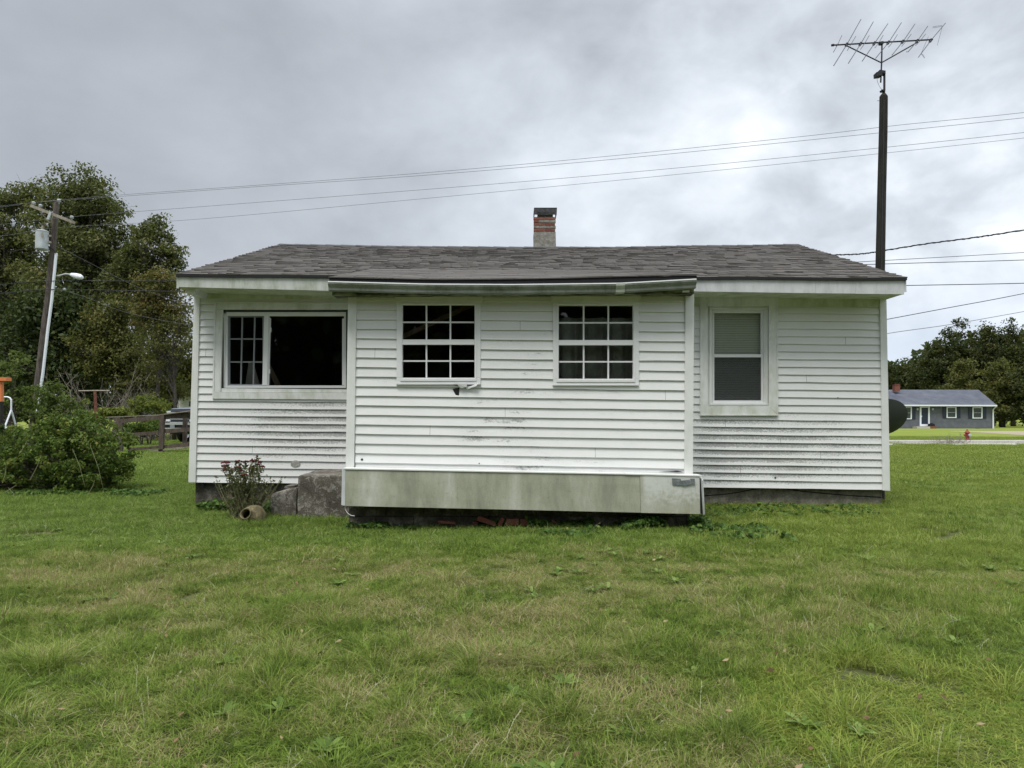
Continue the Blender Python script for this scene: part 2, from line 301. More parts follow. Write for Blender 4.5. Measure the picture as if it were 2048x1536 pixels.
class MB:
    """collects shapes in world coordinates; build() links them as ONE mesh object"""
    def __init__(s): s.v = []; s.f = []; s.r = []; s.uv = []; s.has_uv = False
    def face(s, pts, r=0.5, uv=None):
        i = len(s.v); s.v += [tuple(p) for p in pts]; s.f.append(tuple(range(i, i + len(pts)))); s.r.append(r)
        if uv: s.has_uv = True
        s.uv += (uv or [(0, 0)] * len(pts)); return s
    def hexa(s, a, b, r=0.5):
        """a, b: lists of 4 points (front loop and back loop)"""
        i = len(s.v); s.v += [tuple(p) for p in a] + [tuple(p) for p in b]
        fs = [(0, 1, 2, 3), (7, 6, 5, 4), (0, 4, 5, 1), (1, 5, 6, 2), (2, 6, 7, 3), (3, 7, 4, 0)]
        for f in fs: s.f.append(tuple(i + k for k in f)); s.r.append(r); s.uv += [(0, 0)] * 4
        return s
    def qbox(s, q, Y, d, r=0.5):
        """pixel quad (TL, TR, BR, BL) at depth Y, d metres thick behind it"""
        a = [P(x, y, Y) for x, y in q]; b = [p + Vector((0, d, 0)) for p in a]
        return s.hexa(a, b, r)
    def rbox(s, x0, y0, x1, y1, Y, d, r=0.5): return s.qbox([(x0, y0), (x1, y0), (x1, y1), (x0, y1)], Y, d, r)
    def box(s, c, size, rz=0.0, M=None, r=0.5):
        hx, hy, hz = size[0] / 2, size[1] / 2, size[2] / 2
        M = (M or Euler((0, 0, rz)).to_matrix())
        L = lambda x, y, z: Vector(c) + M @ Vector((x, y, z))
        return s.hexa([L(-hx, -hy, hz), L(hx, -hy, hz), L(hx, -hy, -hz), L(-hx, -hy, -hz)], [L(-hx, hy, hz), L(hx, hy, hz), L(hx, hy, -hz), L(-hx, hy, -hz)], r)
    def beam(s, a, b, w, h, r=0.5):
        """rectangular beam from a to b, w across, h tall"""
        a = Vector(a); b = Vector(b); d = (b - a).normalized(); up = Vector((0, 0, 1)) if abs(d.z) < 0.9 else Vector((0, 1, 0))
        sx = d.cross(up).normalized() * w / 2; sz = sx.cross(d).normalized() * h / 2
        return s.hexa([a - sx + sz, a + sx + sz, a + sx - sz, a - sx - sz], [b - sx + sz, b + sx + sz, b + sx - sz, b - sx - sz], r)
    def tube(s, pts, rad, n=6, caps=True, r=0.5):
        pts = [Vector(p) for p in pts]; m = len(pts)
        if not hasattr(rad, '__len__'): rad = [rad] * m
        i0 = len(s.v); ref = Vector((0.31, 0.17, 0.93))
        for k, p in enumerate(pts):
            d = (pts[min(k + 1, m - 1)] - pts[max(k - 1, 0)]).normalized()
            if abs(d.dot(ref)) > 0.97: ref = Vector((0.9, 0.3, 0.1))
            a = d.cross(ref).normalized(); b = d.cross(a)
            for j in range(n):
                t = 2 * math.pi * j / n; s.v.append(tuple(p + (a * math.cos(t) + b * math.sin(t)) * rad[k]))
        for k in range(m - 1):
            for j in range(n):
                j2 = (j + 1) % n
                s.f.append((i0 + k * n + j, i0 + k * n + j2, i0 + (k + 1) * n + j2, i0 + (k + 1) * n + j)); s.r.append(r); s.uv += [(0, 0)] * 4
        if caps and n > 3:
            s.f.append(tuple(i0 + j for j in range(n))[::-1]); s.f.append(tuple(i0 + (m - 1) * n + j for j in range(n))); s.r += [r, r]; s.uv += [(0, 0)] * (2 * n)
        return s
    def lathe(s, c, prof, n=16, M=None, r=0.5):
        """prof: list of (radius, height) along local z from centre c"""
        M = M or Matrix.Identity(3); i0 = len(s.v); c = Vector(c)
        for (rr, h) in prof:
            for j in range(n):
                t = 2 * math.pi * j / n; s.v.append(tuple(c + M @ Vector((rr * math.cos(t), rr * math.sin(t), h))))
        for k in range(len(prof) - 1):
            for j in range(n):
                j2 = (j + 1) % n
                s.f.append((i0 + k * n + j, i0 + k * n + j2, i0 + (k + 1) * n + j2, i0 + (k + 1) * n + j)); s.r.append(r); s.uv += [(0, 0)] * 4
        return s
    def build(s, name, m, parent=None, smooth=False, label=None, cat=None, group=None, kind=None, bevel=0.0):
        V = np.array(s.v, dtype=float).reshape(-1, 3)
        if parent is not None: org = origin_of(parent)
        else: org = Vector(((V[:, 0].min() + V[:, 0].max()) / 2, (V[:, 1].min() + V[:, 1].max()) / 2, V[:, 2].min()))
        V = V - np.array(org)
        me = bpy.data.meshes.new(name); me.from_pydata(V.tolist(), [], s.f)
        at = me.attributes.new('rnd', 'FLOAT', 'FACE'); at.data.foreach_set('value', np.array(s.r, dtype=np.float32))
        if s.has_uv:
            ul = me.uv_layers.new(name='UVMap'); ul.data.foreach_set('uv', np.array(s.uv, dtype=np.float32).ravel())
        me.materials.append(m)
        if smooth: me.polygons.foreach_set('use_smooth', [True] * len(me.polygons))
        me.update()
        o = bpy.data.objects.new(name, me); COL.objects.link(o)
        if parent is not None: o.parent = parent
        else: o.location = org
        if bevel:
            bm = bmesh.new(); bm.from_mesh(me); bmesh.ops.bevel(bm, geom=list(bm.edges), offset=bevel, segments=2, affect='EDGES', profile=0.6); bm.to_mesh(me); bm.free()
        return tag(o, label, cat, group, kind)
def nz(x, y=0.0, z=0.0): return mnoise.noise(Vector((x, y, z)))
def lerp(a, b, t): return a + (b - a) * t
# ------------------------------------------------------------------ ground
def m_ground(t, b):
    p = t.pos(); x, y, z = t.sep(p)
    n1 = t.noise(p, 0.5, 4, 0.6); n2 = t.noise(p, 30.0, 5, 0.7); n3 = t.noise(t.vscale(p, 0.15, 1, 1), 0.35, 3)
    near = t.ramp(t.add(t.mul(n1, 0.4), t.mul(n2, 0.6)), [(0.3, (0.045, 0.055, 0.020)), (0.5, (0.095, 0.105, 0.042)), (0.7, (0.15, 0.14, 0.07))])
    far = t.ramp(t.add(t.mul(n1, 0.3), t.add(t.mul(n2, 0.3), t.mul(n3, 0.4))), [(0.38, (0.13, 0.17, 0.026)), (0.5, (0.185, 0.235, 0.04)), (0.62, (0.26, 0.27, 0.07))])
    col(t, b, t.mix(t.step(y, 24, 40), near, far)); nrm(t, b, n2, 0.5, 0.03)
GROUND = mat('lawn_soil', m_ground, rough=0.95, spec=0.1)
def gz(x, y):
    """height of the ground: flat round the house, gentle swells further out"""
    k = min(1.0, max(0.0, (math.hypot(x, y - 8) - 14) / 30))
    return 0.0 * k
gm = bpy.data.meshes.new('ground')
gx = np.concatenate([-np.geomspace(1200, 2, 46), np.linspace(-1.5, 1.5, 7), np.geomspace(2, 1200, 46)])
gy = np.concatenate([-np.geomspace(300, 1, 30), np.linspace(0, 20, 21), np.geomspace(21, 2000, 60)])
gv = [(float(a), float(b_), gz(a, b_)) for b_ in gy for a in gx]
nx = len(gx)
gf = [(j * nx + i, j * nx + i + 1, (j + 1) * nx + i + 1, (j + 1) * nx + i) for j in range(len(gy) - 1) for i in range(nx - 1)]
gm.from_pydata(gv, [], gf); gm.materials.append(GROUND); gm.polygons.foreach_set('use_smooth', [True] * len(gf))
go = bpy.data.objects.new('ground', gm); COL.objects.link(go); tag(go, kind='structure')

# road with its pale kerb at the right, and the neighbour's drive
ASPH = mat('road_asphalt', m_conc((0.045, 0.045, 0.045), (0.06, 0.06, 0.06), (0.08, 0.08, 0.078), 4), rough=0.9)
KERB = mat('pale_kerb_concrete', m_conc((0.34, 0.33, 0.30), (0.46, 0.45, 0.41), (0.54, 0.53, 0.49), 2), rough=0.9)
DRIVE = mat('sandy_gravel', m_conc((0.22, 0.19, 0.13), (0.33, 0.28, 0.20), (0.40, 0.35, 0.26), 4), rough=0.95)
b = MB()
for i in range(24):
    x0, x1 = 6.0 + i * 5, 11.0 + i * 5
    yy = lambda x: 33.2 + 0.012 * (x - 24)
    b.face([(x0, yy(x0), 0.006), (x1, yy(x1), 0.006), (x1, yy(x1) + 1.6, 0.006), (x0, yy(x0) + 1.6, 0.006)])
b.build('road', KERB, kind='structure')
b = MB()
for i in range(40):
    x0, x1 = 6.0 + i * 3, 8.97 + i * 3
    y0, y1 = 34.82 + 0.012 * (x0 - 24), 34.82 + 0.012 * (x1 - 24)
    b.hexa([(x0, y0, 0.14), (x1, y1, 0.14), (x1, y1, -0.05), (x0, y0, -0.05)], [(x0, y0 + 0.5, 0.15), (x1, y1 + 0.5, 0.15), (x1, y1 + 0.5, -0.05), (x0, y0 + 0.5, -0.05)])
b.build('kerb', KERB, kind='structure')
b = MB()
pts_n = [(1900, 862.5), (1960, 865), (2060, 871), (2300, 880)]; pts_f = [(1900, 861.8), (1960, 862), (2060, 862), (2300, 862.5)]
def on_ground(px, py, z=0.0):
    a = P(px, py, 1.0) - CAM; k = (z - CAM.z) / a.z
    return CAM + a * k
for i in range(3):
    q = [on_ground(*pts_n[i], 0.01), on_ground(*pts_n[i + 1], 0.01), on_ground(*pts_f[i + 1], 0.01), on_ground(*pts_f[i], 0.01)]
    b.face(q)
b.build('driveway', DRIVE, kind='structure')

# ------------------------------------------------------------------ the white house
YW, YE, YR = 10.1, 9.55, 13.5      # main wall, eave edge, ridge
YB, YG, YS = 8.05, 7.83, 7.85      # bump-out wall, gutter, skirt
HOUSE = empty('white_house', (0.3, 10.1, 0), 'single storey white vinyl sided house with brown shingle roof and projecting front room', 'house')

# wall line maps: pixel row of siding course k (top line) at the left and at the right end
def rows(xl, xr, yl, yr, n, last=None):
    """n courses; yl, yr = (first line, spacing)"""
    return dict(xl=xl, xr=xr, yl=yl, yr=yr, n=n, last=last)
WL = rows(394, 766, (594.0, 14.82), (595.95, 14.918), 25)
WR = rows(1308, 1763, (610.7, 15.095), (613.6, 15.24), 24)
WB = rows(711, 1369, (582.0, 19.03), (585.5, 19.54), 19)
def row_y(w, k, px):
    t = (px - w['xl']) / (w['xr'] - w['xl'])
    a = lerp(w['yl'][0] + w['yl'][1] * k, w['yr'][0] + w['yr'][1] * k, t)
    return a + 0.9 * nz(px * 0.011, k * 0.9, w['xl']) + 0.35 * nz(px * 0.05, k * 3.1, 7)
BOARDS = {}
def clapboards(w, Y, openings, top=None, bottom=None, seams=()):
    """lapped vinyl boards; openings are pixel rectangles; each run of board is one part"""
    cnt = 0
    for k in range(w['n']):
        ym = row_y(w, k + 0.5, (w['xl'] + w['xr']) / 2)
        xs = {w['xl'], w['xr']}
        for (x0, y0, x1, y1) in openings:
            ytop, ybot = row_y(w, k, (x0 + x1) / 2), row_y(w, k + 1, (x0 + x1) / 2)
            if ybot > y0 and ytop < y1: xs |= {x0, x1}
        for (sk, sx) in seams:
            if sk == k: xs.add(sx)
        xs = sorted(x for x in xs if w['xl'] <= x <= w['xr'])
        for xa, xb in zip(xs[:-1], xs[1:]):
            if xb - xa < 1.5: continue
            xm = (xa + xb) / 2; ytop, ybot = row_y(w, k, xm), row_y(w, k + 1, xm)
            spans = [(0.0, 1.0)]
            for (x0, y0, x1, y1) in openings:
                if x0 < xm < x1 and ybot > y0 and ytop < y1:
                    v0, v1 = (y0 - ytop) / (ybot - ytop), (y1 - ytop) / (ybot - ytop)
                    ns = []
                    for (a, c) in spans:
                        if v0 > a + 0.04: ns.append((a, min(c, v0)))
                        if v1 < c - 0.04: ns.append((max(a, v1), c))
                    spans = [q for q in ns if q[1] > q[0]]
            for (v0, v1) in spans:
                if bottom is not None and k == w['n'] - 1: v1 = min(v1, bottom)
                b = MB(); n = max(1, int((xb - xa) / 45)); gap = 0.5 if any(abs(xa - sx) < .1 for _, sx in seams) else 0
                for i in range(n):
                    p0, p1 = lerp(xa + gap, xb, i / n), lerp(xa + gap, xb, (i + 1) / n)
                    def pt(px, v, back=None):
                        dep = 0.002 + 0.018 * v + 0.0012 * nz(px * 0.02, k * 1.7, 3)
                        q = P(px, lerp(row_y(w, k, px), row_y(w, k + 1, px), v), Y)
                        q.y -= dep if back is None else back
                        return q
                    vm = lerp(v0, v1, 0.93)
                    b.face([pt(p0, v0), pt(p0, vm), pt(p1, vm), pt(p1, v0)][::-1][::-1], 0.5, [(p0 / 100, v0), (p0 / 100, vm), (p1 / 100, vm), (p1 / 100, v0)])
                    b.face([pt(p0, vm), pt(p0, v1), pt(p1, v1), pt(p1, vm)], 0.5, [(p0 / 100, vm), (p0 / 100, v1), (p1 / 100, v1), (p1 / 100, vm)])
                    b.face([pt(p0, v1), pt(p0, v1, 0.0), pt(p1, v1, 0.0), pt(p1, v1)], 0.5, [(p0 / 100, 1), (p0 / 100, 1), (p1 / 100, 1), (p1 / 100, 1)])
                b.build('clapboard', VINYL, HOUSE); cnt += 1
    return cnt
OPA = (431, 607, 711, 799)                      # slider window trim on the left
OPB = (794, 590, 961, 765); OPC = (1107, 592, 1277, 767)
OPD = (1402, 596, 1554, 830)
clapboards(WL, YW, [OPA], seams=((3, 640), (7, 412), (18, 600), (20, 505), (22, 470)))
clapboards(WR, YW, [OPD], seams=((4, 1690), (9, 1612), (15, 1450), (17, 1560), (19, 1640), (21, 1480)))
clapboards(WB, YB, [OPB, OPC], bottom=0.75, seams=((3, 1040), (6, 750), (10, 1330), (12, 1010), (14, 860), (16, 1190)))

# sheathing behind the boards, with holes for the windows
def wall_grid(name, x0, y0, x1, y1, Y, d, hole_list, m):
    b = MB(); xs = sorted({x0, x1} | {h[0] for h in hole_list} | {h[2] for h in hole_list}); ys = sorted({y0, y1} | {h[1] for h in hole_list} | {h[3] for h in hole_list})
    for xa, xb in zip(xs[:-1], xs[1:]):
        for ya, yb in zip(ys[:-1], ys[1:]):
            xm, ym = (xa + xb) / 2, (ya + yb) / 2
            if not any(h[0] < xm < h[2] and h[1] < ym < h[3] for h in hole_list): b.rbox(xa, ya, xb, yb, Y, d)
    return b.build(name, m, HOUSE)
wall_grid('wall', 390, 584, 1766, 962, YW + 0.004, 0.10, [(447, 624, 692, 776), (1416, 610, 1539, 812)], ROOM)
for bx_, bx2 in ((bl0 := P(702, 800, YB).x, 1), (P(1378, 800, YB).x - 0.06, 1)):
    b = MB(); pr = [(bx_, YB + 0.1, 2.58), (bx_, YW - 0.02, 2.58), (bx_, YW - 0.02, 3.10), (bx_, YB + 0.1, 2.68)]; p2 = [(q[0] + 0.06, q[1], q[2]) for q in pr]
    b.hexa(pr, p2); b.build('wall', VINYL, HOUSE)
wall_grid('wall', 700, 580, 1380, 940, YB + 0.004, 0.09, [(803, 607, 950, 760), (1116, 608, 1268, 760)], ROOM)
b = MB()                                          # body of the house: end walls, back wall, floor, ceiling
xl, xr = P(388, 800, YW).x, P(1768, 800, YW).x
ze = P(1024, 586, YW).z
for x in (xl, xr - 0.12):
    b = MB(); b.box((x + 0.06, 13.80, 1.62), (0.12, 7.18, 2.62)); b.build('wall', VINYL, HOUSE)
b = MB(); b.box(((xl + xr) / 2, 17.35, 1.62), (xr - xl - 0.26, 0.12, 2.62)); b.build('wall', VINYL, HOUSE)
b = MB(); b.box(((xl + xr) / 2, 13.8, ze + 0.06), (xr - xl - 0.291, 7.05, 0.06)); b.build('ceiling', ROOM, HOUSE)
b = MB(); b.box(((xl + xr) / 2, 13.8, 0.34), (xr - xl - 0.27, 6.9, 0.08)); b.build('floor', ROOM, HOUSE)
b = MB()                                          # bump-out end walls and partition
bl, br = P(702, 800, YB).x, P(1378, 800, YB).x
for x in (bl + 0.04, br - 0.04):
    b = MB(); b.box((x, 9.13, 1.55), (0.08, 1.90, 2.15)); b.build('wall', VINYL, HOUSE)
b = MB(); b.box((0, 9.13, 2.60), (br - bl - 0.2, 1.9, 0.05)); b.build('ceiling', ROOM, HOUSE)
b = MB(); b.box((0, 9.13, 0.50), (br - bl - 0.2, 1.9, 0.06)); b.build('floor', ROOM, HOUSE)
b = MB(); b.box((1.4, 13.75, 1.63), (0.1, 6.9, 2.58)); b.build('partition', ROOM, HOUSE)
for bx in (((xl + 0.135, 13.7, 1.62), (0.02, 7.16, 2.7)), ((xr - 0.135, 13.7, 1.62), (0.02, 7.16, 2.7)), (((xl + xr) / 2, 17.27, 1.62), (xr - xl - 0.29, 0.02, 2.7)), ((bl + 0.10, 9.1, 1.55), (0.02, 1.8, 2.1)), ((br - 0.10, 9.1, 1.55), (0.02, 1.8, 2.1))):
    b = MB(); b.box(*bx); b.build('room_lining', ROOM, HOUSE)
# gable triangles
for x, sgn in ((xl, -1), (xr - 0.10, 1)):
    b = MB(); zt = P(1024, 494, YR).z - 0.18
    tri = [(x, YW + 0.15, 2.93), (x, 2 * YR - YW - 0.15, 2.93), (x, YR, zt)]
    tr2 = [(p[0] + 0.1, p[1], p[2]) for p in tri]
    b.face(tri); b.face(tr2[::-1])
    for i in range(3): j = (i + 1) % 3; b.face([tri[i], tri[j], tr2[j], tr2[i]])
    b.build('gable_wall', VINYL, HOUSE)

# corner boards
def post(q, Y, m=TRIM, d=0.05, bev=0.004):
    b = MB(); b.qbox(q, Y, d); return b.build('corner_board', m, HOUSE, bevel=bev)
post([(388, 588), (399.5, 588), (391, 965), (376.5, 965)], YW - 0.035, d=0.16)
post([(1760, 589), (1773, 589), (1780.5, 982), (1765.5, 981)], YW - 0.035, d=0.16)
post([(696, 589), (713, 589), (708, 939), (691, 938.5)], YB - 0.035, d=0.10)
post([(1371, 588), (1388.5, 588), (1386, 951), (1368.8, 949.5)], YB - 0.035, d=0.10)

# ---------------- windows
def frame(b, x0, y0, x1, y1, wl, wt, wr, wb, Y, d):
    """four butt-jointed pieces of a rectangular frame"""
    b.rbox(x0, y0, x1, y0 + wt, Y, d); b.rbox(x0, y1 - wb, x1, y1, Y, d)
    b.rbox(x0, y0 + wt, x0 + wl, y1 - wb, Y, d); b.rbox(x1 - wr, y0 + wt, x1, y1 - wb, Y, d)
def part(name, m, parent, fn, bevel=0.0, **kw):
    b = MB(); fn(b); return b.build(name, m, parent, bevel=bevel, **kw)
def wempty(px, py, Y, label=None):
    o = bpy.data.objects.new('window', None); COL.objects.link(o); o.parent = HOUSE
    o.location = P(px, py, Y) - HOUSE.location; tag(o, label); return o
# A: wide slider on the left, half behind the bump-out
WA = wempty(560, 800, YW, 'wide slider window with grey grilles in its left sash')
Y = YW
part('head_trim', TRIMG, WA, lambda b: b.rbox(431, 606, 700, 619, Y - 0.030, 0.06), 0.002)
part('side_trim', TRIMG, WA, lambda b: b.qbox([(431, 619.2), (445.5, 619.2), (441, 784), (427.5, 784)], Y - 0.030, 0.06), 0.002)
part('side_trim', TRIMG, WA, lambda b: b.rbox(700.3, 606, 712, 799, Y - 0.030, 0.06), 0.002)
part('outer_bead', TRIM, WA, lambda b: (b.qbox([(428.5, 603.8), (700, 605.5), (700, 607.6), (428.5, 605.9)], Y - 0.038, 0.05), b.qbox([(428.5, 606), (431, 606), (427.5, 797), (424.5, 797)], Y - 0.038, 0.05)))
part('sill', TRIMG, WA, lambda b: (b.qbox([(427.5, 784.3), (700, 785.8), (700, 799.5), (427.5, 797.5)], Y - 0.035, 0.07), b.qbox([(441.5, 776.5), (700, 779), (700, 785.4), (441.5, 784)], Y - 0.010, 0.05)), 0.003)
part('jamb', TRIM, WA, lambda b: (b.qbox([(445.7, 619.3), (700, 619.3), (700, 627), (445.7, 627)], Y + 0.012, 0.012), b.qbox([(445.7, 624.2), (452, 624.2), (448, 776), (441.8, 776)], Y + 0.012, 0.012)))
part('frame', SASH, WA, lambda b: (frame(b, 447, 623, 694, 777, 8, 8.5, 6, 6, Y + 0.025, 0.06), b.qbox([(528, 631.7), (537.5, 631.7), (534, 770.8), (524.5, 770.8)], Y + 0.02, 0.05)), 0.002)
part('sash', MUNTG, WA, lambda b: frame(b, 455.2, 631.7, 527.5, 770.8, 4, 2.5, 2.5, 2.5, Y + 0.045, 0.03))
for a in (484.5, 509.5): part('muntin', MUNTG, WA, lambda b: b.qbox([(a - 1.4, 634.3), (a + 1.4, 634.3), (a - 1.6, 768.2), (a - 4.4, 768.2)], Y + 0.05, 0.012))
for c in (678, 724): part('muntin', MUNTG, WA, lambda b: b.rbox(459.3, c - 1.4, 525, c + 1.4, Y + 0.063, 0.008))
part('pane', GLASS, WA, lambda b: b.rbox(455.5, 632, 527, 770.5, Y + 0.073, 0.004))
part('pane', GLASS, WA, lambda b: b.rbox(537.6, 632, 688, 770.8, Y + 0.078, 0.004))
part('latch_rail', SASH, WA, lambda b: (b.qbox([(538.2, 636), (541.2, 636), (537.5, 770), (534.5, 770)], Y + 0.05, 0.02), b.rbox(538, 655, 542, 664, Y + 0.040, 0.02), b.rbox(535.5, 738, 539.5, 747, Y + 0.040, 0.02)))
part('latch_rail', SASH, WA, lambda b: b.rbox(684.3, 637, 687.8, 770, Y + 0.05, 0.02))
# B, C: the two grilled windows of the bump-out
def grille_window(x0, x1, yt, gx0, gx1, gy, skew, label):
    """x0..x1 outer frame; gx0..gx1 glass; gy = (top, mid1, mid2, bottom)"""
    Wn = wempty((x0 + x1) / 2, 766, YB, label); Y = YB
    part('head_board', TRIM, Wn, lambda b: b.qbox([(x0 - 3, yt - 2), (x1 + 4, yt - 1), (x1 + 4, yt + 14), (x0 - 3, yt + 13)], Y - 0.042, 0.05), 0.003)
    ft, fb = yt + 13.5, 767 if x0 < 1000 else 769
    def fr(b):
        frame(b, x0, ft, x1, fb, gx0 - x0 - 0.5, gy[0] - ft - 0.5, x1 - gx1 - 0.5, fb - gy[3] - 0.5, Y - 0.030, 0.07)
    part('frame', SASH, Wn, fr, 0.003)
    part('frame_bead', SASH, Wn, lambda b: (frame(b, gx0 - 4.5, gy[0] - 4, gx1 + 4.5, gy[3] + 7, 3, 2.4, 3, 4.5, Y - 0.038, 0.007)), 0.001)
    part('meeting_rail', SASH, Wn, lambda b: (b.rbox(gx0 - 0.4, gy[1], gx1 + 0.4, gy[2], Y - 0.022, 0.05), b.rbox(gx0 - 0.4, gy[2] - 2.4, gx1 + 0.4, gy[2] + 0.2, Y - 0.028, 0.005)), 0.001)
    w3 = (gx1 - gx0) / 3
    for (a, c) in ((gy[0], gy[1]), (gy[2], gy[3])):
        for i in (1, 2): part('muntin', SASH, Wn, lambda b: b.rbox(gx0 + w3 * i - 1.5, a, gx0 + w3 * i + 1.5, c, Y + 0.000, 0.014))
        part('muntin', SASH, Wn, lambda b: b.rbox(gx0, (a + c) / 2 - 1.5, gx1, (a + c) / 2 + 1.5, Y + 0.0025, 0.009))
        h = (c - a) / 2
        for i in range(3):
            for j in range(2):
                part('pane', GLASS, Wn, lambda b: b.rbox(gx0 + w3 * i + 0.2, a + h * j + 0.2, gx0 + w3 * (i + 1) - 0.2, a + h * (j + 1) - 0.2, Y + 0.016, 0.003))
    part('sill', SASH, Wn, lambda b: b.rbox(x0 - 0.5, fb, x1 + 0.3, fb + 1.9, Y - 0.040, 0.05))
    return Wn
grille_window(793, 961, 590, 805, 948.5, (610, 679, 689, 755), 0, 'white grilled window above the torn siding')
grille_window(1106, 1278, 592, 1118, 1266, (611, 680, 690, 757), 0, 'white grilled window with a dim curtain behind it')
# D: tall double hung window on the right with blinds
WD = wempty(1478, 830, YW, 'double hung window with lowered blinds and greyed casing')
part('casing', TRIMG, WD, lambda b: (b.qbox([(1403, 595), (1555, 594), (1553.5, 611), (1416, 612)], YW - 0.040, 0.06), b.qbox([(1402, 812), (1538, 812), (1555, 829), (1401, 829)], YW - 0.040, 0.06),
     b.qbox([(1403, 595.3), (1415.8, 612.2), (1416, 811.8), (1402, 828.5)], YW - 0.0395, 0.06), b.qbox([(1538, 611.3), (1555, 594.3), (1555, 828.5), (1538, 811.8)], YW - 0.0395, 0.06)), 0.001)
part('outer_bead', TRIMG, WD, lambda b: frame(b, 1400.8, 592.8, 1556.6, 831.2, 2.4, 2.4, 2.4, 2.4, YW - 0.048, 0.05))
part('jamb', TRIM, WD, lambda b: (frame(b, 1416.2, 612.3, 1538, 811.7, 8.5, 7.5, 9.5, 5, YW + 0.0, 0.09), frame(b, 1419, 616, 1535.5, 809.5, 3, 3, 3, 3, YW - 0.012, 0.010)), 0.002)
part('frame', SASH, WD, lambda b: frame(b, 1424.9, 620, 1528.4, 806.5, 3.8, 5.8, 6, 5.6, YW + 0.030, 0.05), 0.002)
part('meeting_rail', SASH, WD, lambda b: b.rbox(1428.5, 708.5, 1522.6, 714.6, YW + 0.022, 0.045), 0.002)
part('pane', GLASS, WD, lambda b: b.rbox(1428.8, 626, 1522.2, 708.3, YW + 0.062, 0.004))
part('pane', GLASS, WD, lambda b: b.rbox(1428.8, 714.8, 1522.2, 800.7, YW + 0.066, 0.004))
part('insect_screen', SCREEN, WD, lambda b: b.rbox(1428.8, 714.9, 1522.2, 800.6, YW + 0.034, 0.002))
def blinds(b):
    y = 623.0
    while y < 806:
        a = [P(1426, y, YW + 0.115), P(1526, y, YW + 0.115)]
        off = Vector((0, -0.004, 0.0088))
        b.face([a[0] - off, a[1] - off, a[1] + off, a[0] + off]); b.face([a[0] - off - Vector((0, 0, 0.0025)), a[0] + off - Vector((0, 0, 0.0025)), a[1] + off - Vector((0, 0, 0.0025)), a[1] - off - Vector((0, 0, 0.0025))]); y += 3.5
part('venetian_blind', BLIND, WD, blinds)
part('blind_cord', SASH, WD, lambda b: b.tube([P(1507, 716, YW + 0.09), P(1504, 735, YW + 0.09)], 0.003, 4))
# things stored inside, seen dimly
part('curtain', CURT, WA, lambda b: None) if False else None
def cloth(b, x0, y0, x1, y1, Y, folds):
    n = 60
    for i in range(n):
        xa, xb = lerp(x0, x1, i / n), lerp(x0, x1, (i + 1) / n)
        f = lambda x: 0.03 * math.sin((x - x0) / (x1 - x0) * folds * 6.28) + 0.015 * math.sin((x - x0) * 0.31)
        pa, pb, pc, pd = P(xa, y0, Y), P(xa, y1, Y), P(xb, y1, Y), P(xb, y0, Y)
        for p, x in ((pa, xa), (pb, xa), (pc, xb), (pd, xb)): p.y += f(x)
        b.face([pa, pb, pc, pd])
b = MB(); cloth(b, 1108, 636, 1276, 775, YB + 0.16, 5); b.build('curtain', CURT, HOUSE, smooth=True, label='dim grey curtain behind the grilled window')
b = MB(); b.beam(P(800, 676, 8.45), P(960, 602, 8.45), 0.04, 0.05)
b.build('timber_beam', INTW, label='brown timber slanting behind the left grilled window', cat='beam')
b = MB(); b.beam(P(536, 730, 10.5), P(566, 790, 10.5), 0.03, 0.07)
b.build('timber_beam', INTW, label='short brown timber leaning inside the dark slider window', cat='beam')
b = MB(); b.qbox([(497, 726), (505, 722), (528, 800), (486, 800)], 10.6, 0.03)
b.build('leaning_board', INTP, label='pale board leaning behind the grey grilled sash', cat='board')

# ---------------- fascia, soffit, roof of the main house
part('fascia', FASCL, HOUSE, lambda b: b.qbox([(353.3, 550.8), (724, 557.9), (724, 583.3), (353.7, 574)], YE + 0.02, 0.03), 0.002, label='green stained left eave fascia')
for q in ([(1327, 556.8), (1631, 559.6), (1631, 586.5), (1327, 582)], [(1631.3, 559.6), (1711.5, 560.2), (1711, 587.3), (1631.3, 586.5)], [(1711.8, 560.0), (1811, 560.8), (1808.4, 588.6), (1711.3, 587.6)]):
    part('fascia', FASCR, HOUSE, lambda b: b.qbox(q, YE + 0.02, 0.03), 0.002)
part('soffit', SOFF, HOUSE, lambda b: (b.hexa([P(355, 574.5, YE + 0.05) + Vector((0, 0, 0.03)), P(724, 583.5, YE + 0.05) + Vector((0, 0, 0.03)), P(724, 583.5, YE + 0.05), P(355, 574.5, YE + 0.05)],
      [P(355, 574.5, YE + 0.05) + Vector((0, 0.5, 0.03)), P(724, 583.5, YE + 0.05) + Vector((0, 0.5, 0.03)), P(724, 583.5, YE + 0.05) + Vector((0, 0.5, 0)), P(355, 574.5, YE + 0.05) + Vector((0, 0.5, 0))])))
part('soffit', SOFF, HOUSE, lambda b: (b.hexa([P(1327, 582.4, YE + 0.05) + Vector((0, 0, 0.03)), P(1808, 588, YE + 0.05) + Vector((0, 0, 0.03)), P(1808, 588, YE + 0.05), P(1327, 582.4, YE + 0.05)],
      [P(1327, 582.4, YE + 0.05) + Vector((0, 0.5, 0.03)), P(1808, 588, YE + 0.05) + Vector((0, 0.5, 0.03)), P(1808, 588, YE + 0.05) + Vector((0, 0.5, 0)), P(1327, 582.4, YE + 0.05) + Vector((0, 0.5, 0))])))
part('frieze_board', SOFF, HOUSE, lambda b: b.qbox([(392, 584), (766, 588.8), (766, 600.4), (392, 596)], YW - 0.018, 0.02))
part('frieze_board', SOFF, HOUSE, lambda b: b.qbox([(1308, 591), (1762, 596), (1762, 614.5), (1308, 611.5)], YW - 0.018, 0.02))
